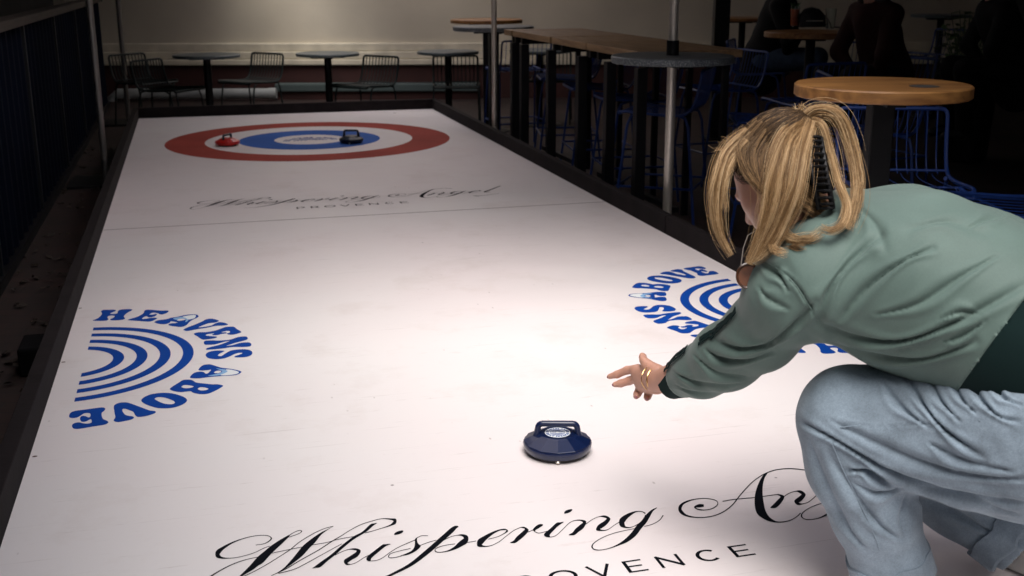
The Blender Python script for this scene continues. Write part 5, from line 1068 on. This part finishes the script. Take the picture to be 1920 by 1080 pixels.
# ------------------------------------------------------------------ seated guests in the dim background
def seated(x, y, heading, coatc, legc, hairc, label, lean=.12, seat_h=.68, arm=(.20, .03), longhair=True, sleeve=None):
    h = math.radians(heading); f = np.array([math.cos(h), math.sin(h), 0.]); s = np.array([-f[1], f[0], 0.]); z = np.array([0, 0, 1.])
    B = np.array([x, y, seat_h+.09])
    def P_(a, b, c): return B+f*a+s*b+z*c
    chest = P_(lean*.8, 0, .34); nk_ = P_(lean, 0, .50); hd = P_(lean+.05, 0, .64)
    J_ = {}
    for k in (-1, 1):
        J_['sh', k] = P_(lean*.9, k*.17, .43); J_['el', k] = P_(lean*.9+.10, k*.22, .17); J_['wr', k] = P_(arm[0], k*.12, arm[1])
        J_['hip', k] = P_(.0, k*.09, .0); J_['kn', k] = P_(.42, k*.13, .02); J_['an', k] = P_(.38, k*.12, -.40); J_['to', k] = P_(.52, k*.13, -.46)
    def body(P):
        A = [f, s, z]
        d = ell(P, hd+z*.02, A, (.092, .074, .105)); d = smin(d, ell(P, hd+f*.03-z*.06, A, (.055, .05, .06)), .03); d = smin(d, cone(P, hd+f*.085, hd+f*.105-z*.03, .009, .012), .012)
        d = smin(d, cone(P, hd-z*.05, nk_, .05, .052), .03); d = smin(d, cone(P, nk_, chest, .06, .12), .04); d = smin(d, cone(P, chest, P_(0, 0, .02), .115, .12), .05)
        for k in (-1, 1):
            d = smin(d, cone(P, J_['sh', k], J_['el', k], .045, .036), .03); d = smin(d, cone(P, J_['el', k], J_['wr', k], .036, .024), .02)
            d = smin(d, cone(P, J_['wr', k], J_['wr', k]+f*.07, .026, .022), .02)
            for q in range(4): d = smin(d, cone(P, J_['wr', k]+f*.07+s*(q-1.5)*.018, J_['wr', k]+f*(.13+.01*(q in (1, 2)))+s*(q-1.5)*.02-z*.02, .009, .007), .006)
            d = smin(d, cone(P, J_['wr', k]+f*.02-s*k*.02, J_['wr', k]+f*.07-s*k*.045, .011, .008), .008)
            d = smin(d, cone(P, J_['hip', k], J_['kn', k], .08, .055), .03); d = smin(d, cone(P, J_['kn', k], J_['an', k], .052, .036), .02)
        return d
    lo_, hi_ = B+np.array([-.62, -.62, -.60]), B+np.array([.62, .62, .80])
    Vv, Ff = surface(body, lo_, hi_, .012); o0 = np.array([x, y, 0.])
    pr = meshobj('person', Vv-o0, Ff, M['skin'], None); pr.location = (x, y, 0); setp(pr, label, 'person')
    def coat(P):
        d = cone(P, P_(lean*.9, 0, .40), P_(0, 0, .02), .145, .165); d = smin(d, cone(P, P_(lean, -.12, .43), P_(lean, .12, .43), .075, .075), .05)
        d = smin(d, cone(P, P_(0, 0, .02), P_(-.03, 0, -.12), .17, .18), .05)
        for k in (-1, 1): d = smin(d, cone(P, J_['sh', k], J_['el', k], .068, .058), .03); d = smin(d, cone(P, J_['el', k], J_['wr', k], .056, .042), .02)
        return np.maximum(d, -(np.linalg.norm(P-(nk_+f*.03+z*.04), axis=-1)-.075))
    Vc, Fc = surface(coat, lo_, hi_, .012); Vc = relax(Vc, Fc, 1)+0; Vc += normals(Vc, Fc)*(noise3(Vc, 30, int(x*10) % 50)*.006)[:, None]; meshobj('coat', Vc, Fc, coatc, pr, o0)
    def trs(P):
        d = None
        for k in (-1, 1):
            e = smin(cone(P, J_['hip', k], J_['kn', k], .105, .078), cone(P, J_['kn', k], J_['an', k], .078, .062), .02); d = e if d is None else smin(d, e, .02)
        return d
    Vc, Fc = surface(trs, lo_, hi_, .012); Vc += normals(Vc, Fc)*(noise3(Vc, 40, 4)*.004)[:, None]; meshobj('trousers', Vc, Fc, legc, pr, o0)
    def hr(P):
        d = ell(P, hd-f*.018+z*.035, [f, s, z], (.10, .086, .105))
        if longhair:
            for k in (-1, 1): d = smin(d, cone(P, hd+s*k*.065-f*.02, P_(lean+.02, k*.10, .36), .04, .035), .03)
        return np.maximum(d, (P-(hd+f*.045)) @ (f*.9-z*.25).astype(np.float32))
    Vc, Fc = surface(hr, lo_, hi_, .011); meshobj('hair', Vc, Fc, hairc, pr, o0)
    for k in (-1, 1):
        def sho(P): return cone(P, J_['an', k]-z*.04, J_['to', k], .045, .034)
        Vc, Fc = surface(sho, J_['an', k]-.2, J_['an', k]+.22, .014); meshobj('shoe', Vc, Fc, M['black'], pr, o0)
dk = mat('black_coat', (.006, .006, .007), .85, noise=(9, .3), spec=.2); rd = mat('oxblood_coat', (.022, .007, .006), .9, noise=(9, .3), spec=.2)
dh = mat('dark_brown_hair', (.018, .010, .006), .5, noise=(60, .4)); bj = mat('blue_jeans', (.05, .075, .12), .9, noise=(30, .25), spec=.2); gt = mat('grey_knit', (.10, .11, .115), .9, noise=(50, .2))
seated(*at(1432, 128, .70)[:2], -35, dk, bj, dh, 'person in black top and blue jeans seated left of the brown table with glasses')
seated(*ray(1664, 118, 7.8)[:2], 190, rd, mat('dark_trousers', (.010, .009, .010), .9, spec=.2), dh, 'person in dark oxblood coat seated right of the brown table with glasses', lean=.16)
seated(*ray(1905, 120, 8.3)[:2], 165, dk, dk, dh, 'person in black seated at the far right beside the green plant', lean=.2, longhair=False)
